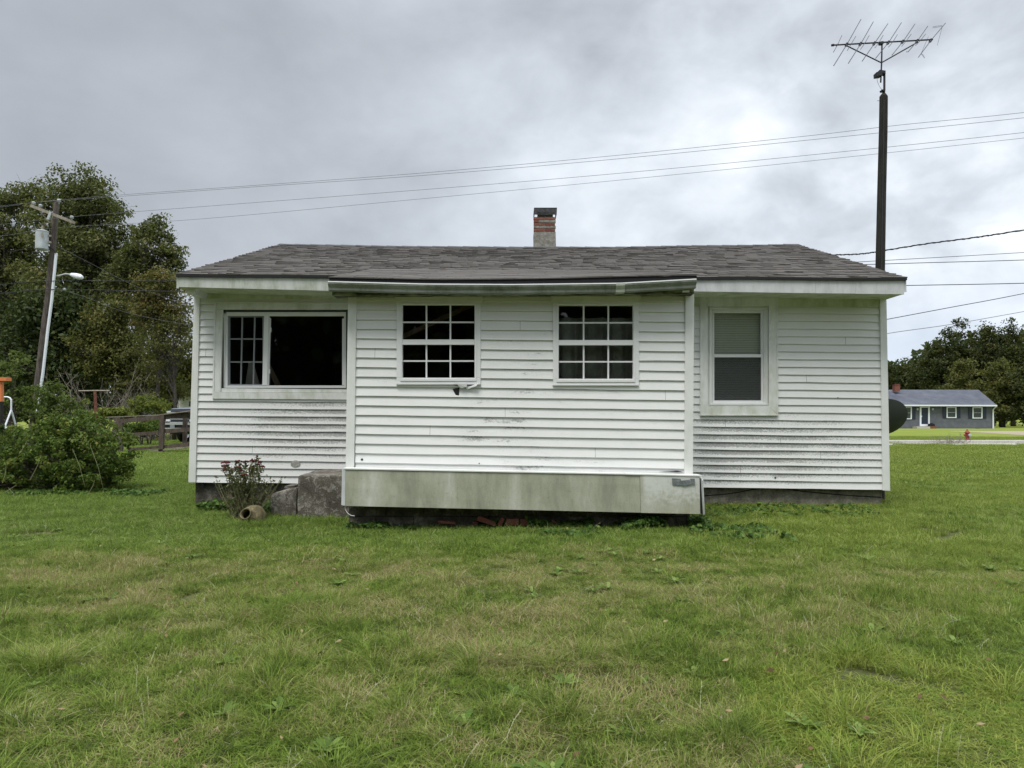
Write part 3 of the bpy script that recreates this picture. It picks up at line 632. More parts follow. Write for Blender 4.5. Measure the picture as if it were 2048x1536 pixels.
part('eave_return', TRIM, HOUSE, lambda b: b.qbox([(371, 575.5), (392, 576), (388, 589), (371, 586)], YE + 0.14, 0.5))
part('eave_return', TRIM, HOUSE, lambda b: b.qbox([(1762, 589), (1776, 589), (1779, 594.5), (1762, 593)], YE + 0.35, 0.3))

# roof surface: u from left rake to right rake, v from eave (0) to ridge (1)
EL, ER, RL, RR = P(352, 548.5, YE), P(1814, 556, YE), P(560, 489.5, YR), P(1597, 489.5, YR)
def roof_pt(u, v, lift=0.0):
    a = EL.lerp(ER, u); c = RL.lerp(RR, u); p = a.lerp(c, v)
    sag = -0.055 * math.sin(math.pi * u) * v - 0.012 * math.sin(math.pi * u) * (1 - v) + 0.012 * nz(u * 7, v * 3, 1)
    return p + Vector((0, -0.30 * lift, sag + lift))
def shingle_run(b, u0, u1, v0, v1, thick, rnd, curl=0.0, top=0.002):
    n = 1
    a0, a1 = roof_pt(u0, v0, thick + curl), roof_pt(u1, v0, thick + curl * 0.4)
    c0, c1 = roof_pt(u0, v1, top), roof_pt(u1, v1, top)
    l0, l1 = roof_pt(u0, v0, 0.001), roof_pt(u1, v0, 0.001)
    b.face([a0, a1, c1, c0], rnd); b.face([l0, l1, a1, a0], rnd); b.face([l0, a0, c0], rnd); b.face([l1, c1, a1], rnd)
rnd = random.Random(5)
ROOF = MB()
for i in range(40):
    for j in range(10):
        ROOF.face([roof_pt(i / 40, j / 10), roof_pt((i + 1) / 40, j / 10), roof_pt((i + 1) / 40, (j + 1) / 10), roof_pt(i / 40, (j + 1) / 10)])
ROOF = ROOF.build('roof', TAR, HOUSE)
b = MB()                                       # the far slope
zb = EL.z; yb = 2 * YR - YE
for i in range(12):
    u0, u1 = i / 12, (i + 1) / 12
    p0, p1 = roof_pt(u0, 1), roof_pt(u1, 1)
    b.face([p0, p1, Vector((p1.x, yb, zb)), Vector((p0.x, yb, zb))])
b.build('rear_slope', SHING, ROOF)
def edge_strip(b, f0, f1, n, d0, d1):
    for i in range(n):
        p, q = f0(i / n), f0((i + 1) / n); b.hexa([p, q, q + d0, p + d0], [p + d1, q + d1, q + d1 + d0, p + d1 + d0])
part('drip_edge', TAR, ROOF, lambda b: edge_strip(b, lambda t: roof_pt(t, 0, 0.012), None, 30, Vector((0, 0, -0.04)), Vector((0, 0.05, 0))))
part('rake_board', FASCR, ROOF, lambda b: edge_strip(b, lambda t: roof_pt(1, t) + Vector((-0.03, 0.02, -0.03)), None, 8, Vector((0, 0, -0.15)), Vector((0.03, 0, 0))))
part('rake_board', FASCL, ROOF, lambda b: edge_strip(b, lambda t: roof_pt(0, t) + Vector((0.0, 0.02, -0.03)), None, 8, Vector((0, 0, -0.15)), Vector((0.03, 0, 0))))
NCOURSE = 27
rest = MB(); cnt = 0
for k in range(NCOURSE):
    v0, v1 = k / NCOURSE, min(1.0, (k + 1.12) / NCOURSE)
    w = 0.215 / 9.5; u = -rnd.random() * w
    while u < 1.0:
        ww = w * rnd.uniform(0.5, 1.1)
        ua, ub = max(0.0 - 0.001 * rnd.random(), u), min(1.0 + 0.0015 * rnd.random(), u + ww - 0.0006)
        if ub - ua > 0.004:
            args = (ua, ub, v0 - rnd.random() * 0.0015, v1, rnd.choice((0.010, 0.012, 0.015)), rnd.random(), rnd.random() ** 4 * 0.012)
            if k < 6 and cnt < 250:
                s = MB(); shingle_run(s, *args); s.build('shingle', SHING, ROOF); cnt += 1
            else: shingle_run(rest, *args)
        u += ww
rest.build('shingle_field', SHING, ROOF, kind='stuff')
b = MB()
for i in range(34):
    u0, u1 = i / 34, (i + 1.12) / 34
    for sg in (0, 1):
        a, c = roof_pt(u0, 1, 0.022), roof_pt(min(u1, 1), 1, 0.014)
        if sg == 0: dd = roof_pt(u0, 0.965, 0.012), roof_pt(min(u1, 1), 0.965, 0.010)
        else: dd = a + Vector((0, 0.15, -0.05)), c + Vector((0, 0.15, -0.05))
        b.face([a, c, dd[1], dd[0]], rnd.random())
b.build('ridge_cap', RIDGE, ROOF)

# ---------------- bump-out roof, gutter, rotten fascia
drip = [(657, 555), (700, 556), (750, 557.5), (870, 560), (960, 559.5), (1090, 558), (1240, 554), (1330, 551.5), (1395, 550)]
def drip_y(px):
    for (a, c) in zip(drip[:-1], drip[1:]):
        if px <= c[0]: return lerp(a[1], c[1], (px - a[0]) / (c[0] - a[0])) + 0.5 * nz(px * 0.03)
    return drip[-1][1]
def shed_pt(px, v, lift=0.0):
    a = P(px, drip_y(px), YG - 0.02)
    c = Vector((a.x * 1.0, 10.15, 0)); u = (c.x - EL.x) / (ER.x - EL.x)
    r0 = roof_pt(u, (10.15 - YE) / (YR - YE)); c.z = r0.z + 0.012
    return a.lerp(c, v) + Vector((0, -0.2 * lift, lift))
SHED = MB()
for i in range(40):
    x0, x1 = lerp(657, 1395, i / 40), lerp(657, 1395, (i + 1) / 40)
    for j in range(4): SHED.face([shed_pt(x0, j / 4), shed_pt(x1, j / 4), shed_pt(x1, (j + 1) / 4), shed_pt(x0, (j + 1) / 4)])
SHED = SHED.build('porch_roof', TAR, HOUSE)
b = MB(); edge_strip(b, lambda t: shed_pt(lerp(658, 1394, t), 0, -0.002) + Vector((0, 0.01, 0)), None, 30, Vector((0, 0, -0.05)), Vector((0, 0.05, 0))); b.build('drip_edge', TAR, SHED)
field = MB()
for k in range(10):
    v0, v1 = k / 10, min(1, (k + 1.1) / 10); x = 657.0 - rnd.random() * 40
    while x < 1395:
        ww = rnd.uniform(38, 62); xa, xb = max(657, x), min(1395.5, x + ww - 0.7); rr = rnd.random()
        th = (0.010 if k == 0 else 0.004) + rnd.random() * 0.003
        s = MB() if k < 2 else field
        s.face([shed_pt(xa, v0, th), shed_pt(xb, v0, th), shed_pt(xb, v1, 0.002), shed_pt(xa, v1, 0.002)], rr)
        s.face([shed_pt(xa, v0, 0.0), shed_pt(xb, v0, 0.0), shed_pt(xb, v0, th), shed_pt(xa, v0, th)], rr)
        if k < 2: s.build('shingle', SHING, SHED)
        x += ww
field.build('shingle_field', SHING, SHED, kind='stuff')
# gutter: an open half-moulded channel, slightly sagging, in two lengths with a joint
gl = [(656, 562.5), (850, 567.5), (1024, 568.5), (1240, 566.0), (1393, 557.5)]
def gut_y(px):
    for (a, c) in zip(gl[:-1], gl[1:]):
        if px <= c[0]: return lerp(a[1], c[1], (px - a[0]) / (c[0] - a[0]))
    return gl[-1][1]
prof = [(0.0, 0.0), (-0.010, -0.004), (-0.008, -0.026), (0.004, -0.044), (0.018, -0.062), (0.020, -0.086), (0.034, -0.094), (0.10, -0.094), (0.105, -0.005)]
def gutter(x0, x1, n=14, gap=0):
    b = MB(); pl = None
    for i in range(n + 1):
        px = lerp(x0, x1, i / n); p = P(px, gut_y(px) + 0.3 * nz(px * 0.05, 5), YG - 0.10)
        cur = [p + Vector((0, dy, dz)) for dy, dz in prof]
        if pl:
            for k in range(len(prof) - 1): b.face([pl[k], cur[k], cur[k + 1], pl[k + 1]])
        if i in (0, n): b.face(cur if i == 0 else cur[::-1])
        pl = cur
    return b
GUT = gutter(656, 1235).build('gutter', GUTT, HOUSE)
gutter(1246, 1393, 6).build('gutter_length', GUTT, GUT)
b = MB(); pl = None
for i in range(7):
    px = lerp(1232, 1250, i / 6); p = P(px, gut_y(px), YG - 0.108)
    cur = [p + Vector((0, dy * 1.05, dz * 1.06)) for dy, dz in prof]
    if pl:
        for k in range(len(prof) - 1): b.face([pl[k], cur[k], cur[k + 1], pl[k + 1]])
    pl = cur
b.build('gutter_joint', FASCL, GUT)
b = MB(); edge_strip(b, lambda t: P(lerp(656, 1393, t), gut_y(lerp(656, 1393, t)), YG - 0.112) + Vector((0, 0, 0.003)), None, 24, Vector((0, 0, -0.011)), Vector((0, 0.006, 0))); b.build('gutter_lip', GUTL, GUT)
part('fascia', ROT, HOUSE, lambda b: b.qbox([(664, 576), (1388, 572), (1388, 588), (664, 591)], YG + 0.01, 0.03), label='rotten dark fascia under the gutter')
part('soffit', ROT, HOUSE, lambda b: b.hexa([P(664, 590.5, YG + 0.045) + Vector((0, 0, 0.02)), P(1388, 587.5, YG + 0.045) + Vector((0, 0, 0.02)), P(1388, 587.5, YG + 0.045), P(664, 590.5, YG + 0.045)],
     [P(664, 590.5, YG + 0.045) + Vector((0, 0.22, 0.02)), P(1388, 587.5, YG + 0.045) + Vector((0, 0.22, 0.02)), P(1388, 587.5, YG + 0.045) + Vector((0, 0.22, 0)), P(664, 590.5, YG + 0.045) + Vector((0, 0.22, 0))]))
part('gutter_bracket', TRIM, HOUSE, lambda b: b.rbox(1366, 580, 1379, 584, YG - 0.02, 0.06))

# ---------------- skirt box under the bump-out
SK = MB()
q = [(684, 938.5), (691, 939), (690, 1011.5), (682.5, 1010.5)]
part('skirt_corner', FASCR, HOUSE, lambda b: b.qbox(q, YS - 0.006, 0.20), 0.002)
def warped_sheet(q, Y, d, nxs=16, amp=0.006, seed=0):
    b = MB(); a = [P(x, y, Y) for x, y in q]
    f = lambda i, j: (a[0].lerp(a[1], i / nxs)).lerp(a[3].lerp(a[2], i / nxs), j / 4) + Vector((0, -abs(amp * nz(i * 0.35, j * 0.6, seed)) * (1 if 0 < j < 4 else 0.4), 0))
    for i in range(nxs):
        for j in range(4): b.face([f(i, j), f(i, j + 1), f(i + 1, j + 1), f(i + 1, j)])
        b.face([f(i, 4), f(i, 4) + Vector((0, d, 0)), f(i + 1, 4) + Vector((0, d, 0)), f(i + 1, 4)])
        b.face([f(i, 0), f(i + 1, 0), f(i + 1, 0) + Vector((0, d, 0.004)), f(i, 0) + Vector((0, d, 0.004))])
    for i in (0, nxs):
        b.face([f(i, 0), f(i, 4), f(i, 4) + Vector((0, d, 0)), f(i, 0) + Vector((0, d, 0))])
    return b
warped_sheet([(691.2, 939.3), (1279.2, 949.8), (1281.2, 1025.2), (690.2, 1011.7)], YS, 0.17).build('skirt_panel', SKIRT, HOUSE, smooth=False)
warped_sheet([(1279.8, 949.4), (1399, 953), (1400.5, 1028), (1281.8, 1025.6)], YS - 0.006, 0.176, 6, 0.01, 4).build('skirt_panel', SKIRT, HOUSE, label='shorter skirt panel patched with grey tape')
part('skirt_cap', TRIM, HOUSE, lambda b: (b.qbox([(686, 936.5), (1250, 947.2), (1250, 949.2), (686, 938.6)], YS - 0.010, 0.19), b.qbox([(1250.5, 947.2), (1404, 950.8), (1404, 953), (1250.5, 949.4)], YS - 0.014, 0.19)))
part('skirt_flap', FASCR, HOUSE, lambda b: b.hexa([P(1401, 952, YS - 0.01), P(1405, 961, YS - 0.05), P(1408.6, 1029, YS - 0.07), P(1406, 1029.5, YS - 0.03)], [P(1402, 952, YS), P(1406.8, 961, YS - 0.045), P(1409.5, 1029, YS - 0.06), P(1407.5, 1029.5, YS - 0.02)]), label='peeled metal edge curling off the skirt corner')
part('skirt_gap', HOLE, HOUSE, lambda b: b.qbox([(1399.3, 955), (1402.5, 958), (1406.5, 1027), (1400.8, 1027.5)], YS + 0.012, 0.12))
part('tape_patch', TAPE, HOUSE, lambda b: (b.qbox([(1344, 956.5), (1361, 957.5), (1366, 970.5), (1345, 969)], YS - 0.020, 0.004), b.qbox([(1361, 961.5), (1379, 959.5), (1383, 969), (1366, 972)], YS - 0.021, 0.004), b.qbox([(1380.5, 957.3), (1389.5, 957.3), (1390.5, 968), (1382.5, 968)], YS - 0.022, 0.004)))
part('torn_gap', HOLE, HOUSE, lambda b: b.qbox([(1318, 943.2), (1340, 942.5), (1355, 941.5), (1368, 944.6)], YB - 0.020, 0.004))
# torn vinyl below the left grilled window
part('torn_gap', HOLE, HOUSE, lambda b: (b.qbox([(905, 778), (918.5, 775), (918, 791.5), (911.5, 790)], YB - 0.017, 0.003), b.qbox([(896, 766.5), (958, 766.5), (954, 771), (930, 776)], YB - 0.017, 0.003), b.qbox([(884, 766.8), (912, 766.8), (914, 769), (890, 768.5)], YB - 0.016, 0.003)), label='dark tear in the siding below the window')
part('torn_flap', SASH, HOUSE, lambda b: (b.hexa([P(912, 766.5, YB - 0.06), P(935, 766.5, YB - 0.055), P(933, 774, YB - 0.05), P(922, 776.5, YB - 0.045)], [P(912, 766, YB - 0.05), P(935, 766, YB - 0.045), P(933, 773.5, YB - 0.04), P(922, 776, YB - 0.035)]),
     b.hexa([P(932, 776, YB - 0.03), P(956, 767, YB - 0.06), P(953, 772, YB - 0.06), P(934, 779, YB - 0.03)], [P(932, 775.6, YB - 0.02), P(956, 766.6, YB - 0.05), P(953, 771.6, YB - 0.05), P(934, 778.6, YB - 0.02)])), label='torn strip of white vinyl curling under the window')
for (px, py, r, Y) in ((724, 919, 2.3, YB), (1550.5, 955.5, 1.9, YW), (958.5, 926.8, 1.2, YB), (1675.5, 795.3, 1.1, YW), (1763, 640, 0.8, YW)):
    c = P(px, py, Y - 0.017); b = MB(); rr = r / F * Y
    b.lathe(c, [(0.0005, 0.004), (rr, 0.004), (rr, 0.0)], 8, Euler((math.radians(90), 0, 0)).to_matrix()); b.build('siding_hole', HOLE, HOUSE)
def mark(b):
    c = P(591, 928, YW - 0.020)
    b.face([c + Vector((0.062 * math.cos(t) * (1 + 0.2 * nz(t)), 0, 0.05 * math.sin(t))) for t in [i * 6.283 / 14 for i in range(14)]][::-1])
part('grey_stain', mat('grey_stain', m_conc((0.22, 0.22, 0.20), (0.34, 0.34, 0.31), (0.5, 0.5, 0.47), 6)), HOUSE, mark)

# ---------------- foundations
rb = random.Random(3)
x = 697.0
while x < 1378:
    w_ = 75; x2 = min(1380, x + w_)
    b = MB(); b.rbox(x + 0.4, 1000, x2 - 0.4, 1032, YB + 0.07 + rb.uniform(-0.006, 0.006), 0.15); b.build('concrete_block', FOUNDD, HOUSE, bevel=0.004)
    b = MB(); b.rbox(x - (20 if x > 700 else 0) + 0.4, 1032.8, x2 - 0.4 - (20 if x2 < 1379 else 0), 1066, YB + 0.075 + rb.uniform(-0.006, 0.006), 0.15); b.build('concrete_block', FOUNDD, HOUSE, bevel=0.004)
    x = x2
part('foundation', FOUNDD, HOUSE, lambda b: b.rbox(700, 960, 1377, 1068, YB + 0.24, 0.05))
part('foundation', FOUND, HOUSE, lambda b: b.rbox(1300, 955, 1764, 1026, YW + 0.07, 0.18))
part('foundation', FOUNDD, HOUSE, lambda b: b.rbox(391, 940, 760, 1026, YW + 0.07, 0.18))
part('foundation', FOUND, HOUSE, lambda b: (b.box((xl + 0.12, 13.7, 0.15), (0.15, 6.8, 0.5)), b.box((xr - 0.12, 13.7, 0.15), (0.15, 6.8, 0.5)), b.box(((xl + xr) / 2, 17.3, 0.15), (xr - xl - 0.6, 0.15, 0.5))))
part('crack', HOLE, HOUSE, lambda b: (b.tube([P(x, y, YW + 0.066) for x, y in ((1408, 991.5), (1450, 988.5), (1480, 984), (1505, 979), (1530, 976))], 0.006, 4), b.tube([P(x, y, YW + 0.066) for x, y in ((1565, 977), (1600, 982), (1650, 987), (1700, 991), (1762, 994.5))], 0.006, 4)))

# ---------------- chimney
yc = YR + 0.45
CH = empty_ch = bpy.data.objects.new('chimney', None); COL.objects.link(CH); CH.parent = HOUSE; CH.location = P(1089, 492, yc) - HOUSE.location
part('chimney_core', MORTAR, CH, lambda b: b.qbox([(1069, 434), (1110, 434), (1111, 500), (1069.5, 500)], yc + 0.006, 0.38))
b = MB(); b.qbox([(1067.6, 463.5), (1111.4, 463.5), (1112.2, 500), (1068.5, 500)], yc - 0.006, 0.40); b.build('render_coat', MORTAR, CH)
rc = random.Random(9); ys = 434.2
for k in range(5):
    off = 0 if k % 2 == 0 else -10.5; x = 1067.5 + off; h = 5.6
    while x < 1111:
        xa, xb = max(1067.5, x), min(1111.5, x + 20.4)
        if xb - xa > 2.5:
            b = MB(); b.rbox(xa, ys, xb, ys + h - 1.0, yc - 0.004 + rc.uniform(-0.004, 0.005), 0.10)
            b.build('brick', MORTAR if (k in (1,) and rc.random() < 0.55) or (k in (3,) and rc.random() < 0.5) else BRICK, CH)
        x += 21.4
    ys += h + 0.15
part('flue_tile', MORTAR, CH, lambda b: b.rbox(1075, 428, 1106, 434.4, yc + 0.04, 0.28))
def capf(b):
    b.qbox([(1068.5, 415.5), (1114, 415.2), (1113, 429.2), (1110, 431), (1, 1)][:3] + [(1068, 429)], yc - 0.02, 0.012)
    b.rbox(1068.5, 415.2, 1114, 416.6, yc - 0.02, 0.44)
    b.qbox([(1068, 415.5), (1069.2, 415.5), (1069.2, 429), (1068, 429)], yc - 0.005, 0.42); b.qbox([(1113, 415.5), (1114.2, 415.5), (1113.4, 429), (1112.4, 429)], yc - 0.005, 0.42)
part('chimney_cap', DARKM, CH, capf)
def mesh_screen(b):
    for i in range(12): b.rbox(1074 + i * 2.7, 422, 1074.7 + i * 2.7, 430, yc - 0.026, 0.004)
    for i in range(3): b.rbox(1073, 423.5 + i * 2.4, 1106, 424.1 + i * 2.4, yc - 0.028, 0.002)
part('spark_mesh', DARKM, CH, mesh_screen)
# ------------------------------------------------------------------ things next to the house
def rough_block(name, q, Y, d, seed, m, parent=None, taper=0.0, **kw):
    """a worn concrete block: subdivided hexahedron with chipped, uneven faces"""
    a = [P(x, y, Y) for x, y in q]; c = [p + Vector((0.0, d, 0)) for p in a]
    bm = bmesh.new(); vs = [bm.verts.new(p) for p in a + c]
    for f in ((0, 1, 2, 3), (7, 6, 5, 4), (0, 4, 5, 1), (1, 5, 6, 2), (2, 6, 7, 3), (3, 7, 4, 0)): bm.faces.new([vs[i] for i in f])
    bmesh.ops.bevel(bm, geom=list(bm.edges), offset=0.02, segments=2, affect='EDGES', profile=0.5)
    bmesh.ops.subdivide_edges(bm, edges=list(bm.edges), cuts=4, use_grid_fill=True)
    bm.normal_update()
    for v in bm.verts: v.co += v.normal * (0.016 * nz(v.co.x * 9 + seed, v.co.y * 9, v.co.z * 9) + 0.008 * nz(v.co.x * 30, v.co.y * 30 + seed, v.co.z * 30))
    b = MB(); bm.verts.index_update()
    b.v = [tuple(v.co) for v in bm.verts]; b.f = [tuple(v.index for v in f.verts) for f in bm.faces]; b.r = [0.5] * len(b.f); b.uv = []
    bm.free(); return b.build(name, m, parent, smooth=True, **kw)
ST = empty('concrete_steps', (P(640, 1028, 8.75).x, 9.1, 0), 'crumbling lichen spotted concrete steps left of the projecting room', 'steps')
rough_block('top_step', [(596, 951), (712, 952), (712, 1045), (594, 1045)], 8.72, 1.12, 1, STEPC, ST)
rough_block('lower_step', [(541, 988), (593, 975), (593, 1046), (541, 1046)], 8.95, 0.85, 2, STEPC, ST)
b = MB(); b.beam(P(575, 973, 9.1), P(593, 972, 9.1), 0.25, 0.03); b.build('slab_chip', STEPC, ST)
# loose bricks along the foundation
def loose_brick(q, Y, lab, rot=None):
    b = MB(); b.qbox(q, Y, 0.09); b.build('red_brick', BRICK, label=lab, cat='brick', group='loose red bricks along the foundation', bevel=0.004)
loose_brick([(957, 1031.5), (992, 1045), (990.5, 1053), (953, 1041)], 8.02, 'long red brick tipped up at the left end of the brick row')
loose_brick([(1003.5, 1034.5), (1009.5, 1039), (1002, 1053), (994.5, 1049)], 8.00, 'narrow brick standing on its end between two flat bricks')
loose_brick([(1011.5, 1038), (1037.5, 1038), (1037.5, 1050), (1012, 1050)], 8.01, 'short square looking brick right of the upended brick')
loose_brick([(1040.5, 1039), (1081, 1038.5), (1081.2, 1053), (1041, 1052)], 8.02, 'longest flat brick with its whole side showing')
loose_brick([(1104, 1040.5), (1121, 1049), (1120, 1054), (1102, 1052)], 8.02, 'brick half sunk in ivy, last one to the right')
loose_brick([(876, 1041), (911, 1044), (911, 1049), (877, 1047)], 8.03, 'brick almost buried in grass, first one to the left')
loose_brick([(945, 1043), (957, 1044), (957, 1052), (945, 1051)], 8.06, 'end of a dark brick tucked behind the tipped brick')
# white cable end hanging from the skirt
b = MB(); b.tube([P(x, y, 7.87) for x, y in ((689.5, 1012), (691, 1020), (696, 1027), (702, 1031), (709, 1032))], 0.0035, 5); b.build('white_cable', SASH, label='thin white cable curling down from the skirt corner', cat='cable')

# leaves ------------------------------------------------------------------
def leaf_arrays(C, Nn, size, rng, aspect=0.6, droop=0.0):
    """one rhombic leaf per centre C with normal Nn; returns verts, faces"""
    n = len(C); ref = rng.normal(size=(n, 3)); 
    a = np.cross(Nn, ref); a /= np.linalg.norm(a, axis=1)[:, None] + 1e-9
    c = np.cross(Nn, a)
    s = (size * rng.uniform(0.6, 1.3, n))[:, None]
    V = np.empty((n, 4, 3))
    V[:, 0] = C - a * s * 0.5; V[:, 2] = C + a * s * 0.5 - np.array([0, 0, droop]) * s
    V[:, 1] = C + c * s * 0.5 * aspect - a * s * 0.05; V[:, 3] = C - c * s * 0.5 * aspect - a * s * 0.05
    return V.reshape(-1, 3)
def leaf_object(name, V, rndv, m, parent, kind=None, **kw):
    n = len(V) // 4; org = np.array(origin_of(parent)) if parent is not None else np.array([V[:, 0].mean(), V[:, 1].mean(), V[:, 2].min()])
    me = bpy.data.meshes.new(name); me.vertices.add(n * 4); me.loops.add(n * 4); me.polygons.add(n)
    me.vertices.foreach_set('co', (V - org).astype(np.float32).ravel()); me.loops.foreach_set('vertex_index', np.arange(n * 4, dtype=np.int32))
    me.polygons.foreach_set('loop_start', np.arange(0, n * 4, 4, dtype=np.int32))
    at = me.attributes.new('rnd', 'FLOAT', 'FACE'); at.data.foreach_set('value', np.clip(rndv, 0, 1).astype(np.float32))
    me.materials.append(m); me.update(calc_edges=True)
    o = bpy.data.objects.new(name, me); COL.objects.link(o)
    if parent is not None: o.parent = parent
    else: o.location = org
    return tag(o, kind=kind, **kw)
def blob_points(rng, blobs, n, shell=0.45):
    """points in a set of ellipsoids (cx,cy,cz,rx,ry,rz), biased outwards"""
    vol = np.array([b[3] * b[5] * max(b[4], 0.1) for b in blobs]) ** 0.8; idx = rng.choice(len(blobs), n, p=vol / vol.sum())
    B = np.array(blobs)[idx]; d = rng.normal(size=(n, 3)); d /= np.linalg.norm(d, axis=1)[:, None]
    r = rng.uniform(0, 1, n) ** shell
    return B[:, :3] + d * B[:, 3:] * r[:, None], d
def plant(name, label, cat, base, blobs, nclump, per, clump_r, leaf, m, seed, trunk=0.15, group=None, bark=None, shell=0.45, limb=True, tone=0.45, crown_name='crown', trunk_name='trunk', stems=1, aspect=0.6, nlimb=60):
    rng = np.random.default_rng(seed); rr = random.Random(seed)
    base = Vector(base); T = empty(name, base, label, cat, group)
    C, D = blob_points(rng, blobs, nclump, shell)
    C[:, 2] = np.maximum(C[:, 2], base.z + leaf)
    ct = rng.uniform(0, 1, nclump)
    idx = np.repeat(np.arange(nclump), per); n = len(idx)
    cr = clump_r * rng.uniform(0.55, 1.35, nclump)
    od = rng.normal(size=(n, 3)); od /= np.linalg.norm(od, axis=1)[:, None]
    off = od * (rng.uniform(0, 1, n) ** 0.45)[:, None] * np.array([0.95, 0.95, 0.62]) * cr[idx][:, None]
    L = C[idx] + off; L[:, 2] = np.maximum(L[:, 2], base.z + 0.02)
    Nn = D[idx] * 0.5 + rng.normal(size=(n, 3)) * 0.75 + np.array([0, 0, 0.5]); Nn /= np.linalg.norm(Nn, axis=1)[:, None]
    V = leaf_arrays(L, Nn, leaf, rng, aspect, 0.15)
    leaf_object(crown_name, V, tone * ct[idx] + (1 - tone) * rng.uniform(0, 1, n), m, T)
    # trunk and limbs
    b = MB(); zt = C[:, 2].max()
    cx, cy = C[:, 0].mean(), C[:, 1].mean()
    for sidx in range(stems):
        top = Vector((cx + rr.uniform(-.3, .3), cy, lerp(base.z, zt, 0.86)))
        if stems > 1:
            j = rr.randrange(nclump); top = Vector(C[j])
        pts = []
        for k in range(7):
            t = k / 6; p = base.lerp(top, t); w = trunk * 1.6 * math.sin(math.pi * t)
            pts.append(p + Vector((w * nz(seed + k * .8, sidx), w * nz(seed, k * .8 + 5, sidx), 0)))
        pts[0] = pts[0] - Vector((0, 0, 0.15))
        b.tube(pts, [trunk * lerp(1.0, 0.22, k / 6) * (1.25 if k == 0 else 1) for k in range(7)], 7)
        if limb:
            for j in rr.sample(range(nclump), min(nlimb, nclump)):
                c = Vector(C[j]); hmin = max(0.25, min(0.95, ((c.z - base.z) / max(0.1, top.z - base.z)) * 0.72)); t = hmin * rr.uniform(0.8, 1.0)
                s = base.lerp(top, t); k = min(5, int(t * 6)); s = pts[k].lerp(pts[k + 1], t * 6 - k)
                mid = s.lerp(c, 0.5) + Vector((0, 0, 0.10 * (c - s).length))
                r0 = trunk * (1 - t * 0.8) * 0.42
                b.tube([s, mid, c], [r0, r0 * 0.6, r0 * 0.2], 4, caps=False)
                for _ in range(3):
                    e = c + Vector((rr.gauss(0, 1), rr.gauss(0, 1), rr.gauss(0, .8))) * clump_r * 0.8; b.tube([mid.lerp(c, 0.7), e], [r0 * 0.25, r0 * 0.08], 3, caps=False)
    b.build(trunk_name, bark or BARK, T, smooth=True)
    return T
def pxb(lst, Y, depth=0.8):
    """blobs given by pixel centre and pixel radii, standing at depth Y"""
    out = []
    for (px, py, rx, ry) in lst:
        c = P(px, py, Y); out.append((c.x, c.y, c.z, rx / F * Y, rx / F * Y * depth, ry / F * Y))
    return out
def base_at(px, Y): return (P(px, 836, Y).x, Y, 0.0)

# ------------------------------------------------------------------ left side: woods
plant('oak_tree', 'tallest olive green oak behind the leaning utility pole', 'tree', base_at(165, 46), pxb([(160, 398, 72, 66), (115, 450, 70, 66), (225, 432, 40, 52), (185, 500, 95, 66), (240, 520, 58, 50), (150, 560, 110, 60), (95, 400, 26, 40), (190, 370, 46, 40), (262, 470, 22, 34)], 46), 330, 105, 0.85, 0.20, L_OAK, 11, 0.38)
plant('oak_tree', 'dark oak filling the left edge of the photo', 'tree', base_at(22, 50), pxb([(5, 400, 46, 44), (52, 405, 36, 40), (-60, 420, 60, 60), (30, 470, 62, 60), (-40, 520, 80, 80), (50, 545, 64, 50)], 50), 230, 105, 0.9, 0.21, L_OAK, 12, 0.40)
plant('oak_tree', 'lower oak crown reaching towards the house roof', 'tree', base_at(290, 44), pxb([(300, 478, 38, 32), (335, 505, 34, 32), (352, 545, 20, 26), (275, 530, 42, 34), (312, 452, 26, 18), (245, 560, 48, 36), (330, 570, 34, 16)], 44), 150, 95, 0.7, 0.18, L_OAK, 13, 0.24)
plant('turning_tree', 'small tree with orange tinted top just left of the eave', 'tree', base_at(322, 40), pxb([(318, 572, 44, 34), (305, 620, 44, 44), (345, 640, 36, 50)], 40), 105, 90, 0.6, 0.15, L_RUST, 14, 0.13)
plant('thin_tree', 'thin crowned tree with sky gaps beside the house corner', 'tree', base_at(350, 39), pxb([(360, 660, 34, 60), (330, 700, 40, 60), (385, 640, 30, 70), (300, 690, 36, 60)], 39), 90, 42, 0.55, 0.12, L_OLIVE, 15, 0.10)
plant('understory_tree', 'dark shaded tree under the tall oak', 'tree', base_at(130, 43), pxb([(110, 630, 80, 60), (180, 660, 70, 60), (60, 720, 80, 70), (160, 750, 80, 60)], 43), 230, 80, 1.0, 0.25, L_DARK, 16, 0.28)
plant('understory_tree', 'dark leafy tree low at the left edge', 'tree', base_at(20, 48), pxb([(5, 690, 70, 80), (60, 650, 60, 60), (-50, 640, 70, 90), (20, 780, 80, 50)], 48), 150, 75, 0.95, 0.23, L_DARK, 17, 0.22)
plant('understory_tree', 'olive understory tree behind the dead brushwood', 'tree', base_at(235, 41.5), pxb([(235, 640, 56, 56), (255, 720, 64, 56), (200, 700, 56, 56), (290, 770, 56, 40), (330, 770, 40, 40)], 41.5), 220, 80, 0.75, 0.17, L_OLIVE, 18, 0.2)
plant('understory_tree', 'pale understory tree low behind the pickup truck', 'tree', base_at(345, 52), pxb([(345, 740, 50, 60), (390, 720, 50, 80), (310, 790, 50, 40)], 52), 110, 70, 0.95, 0.22, L_OLIVE, 19, 0.16)
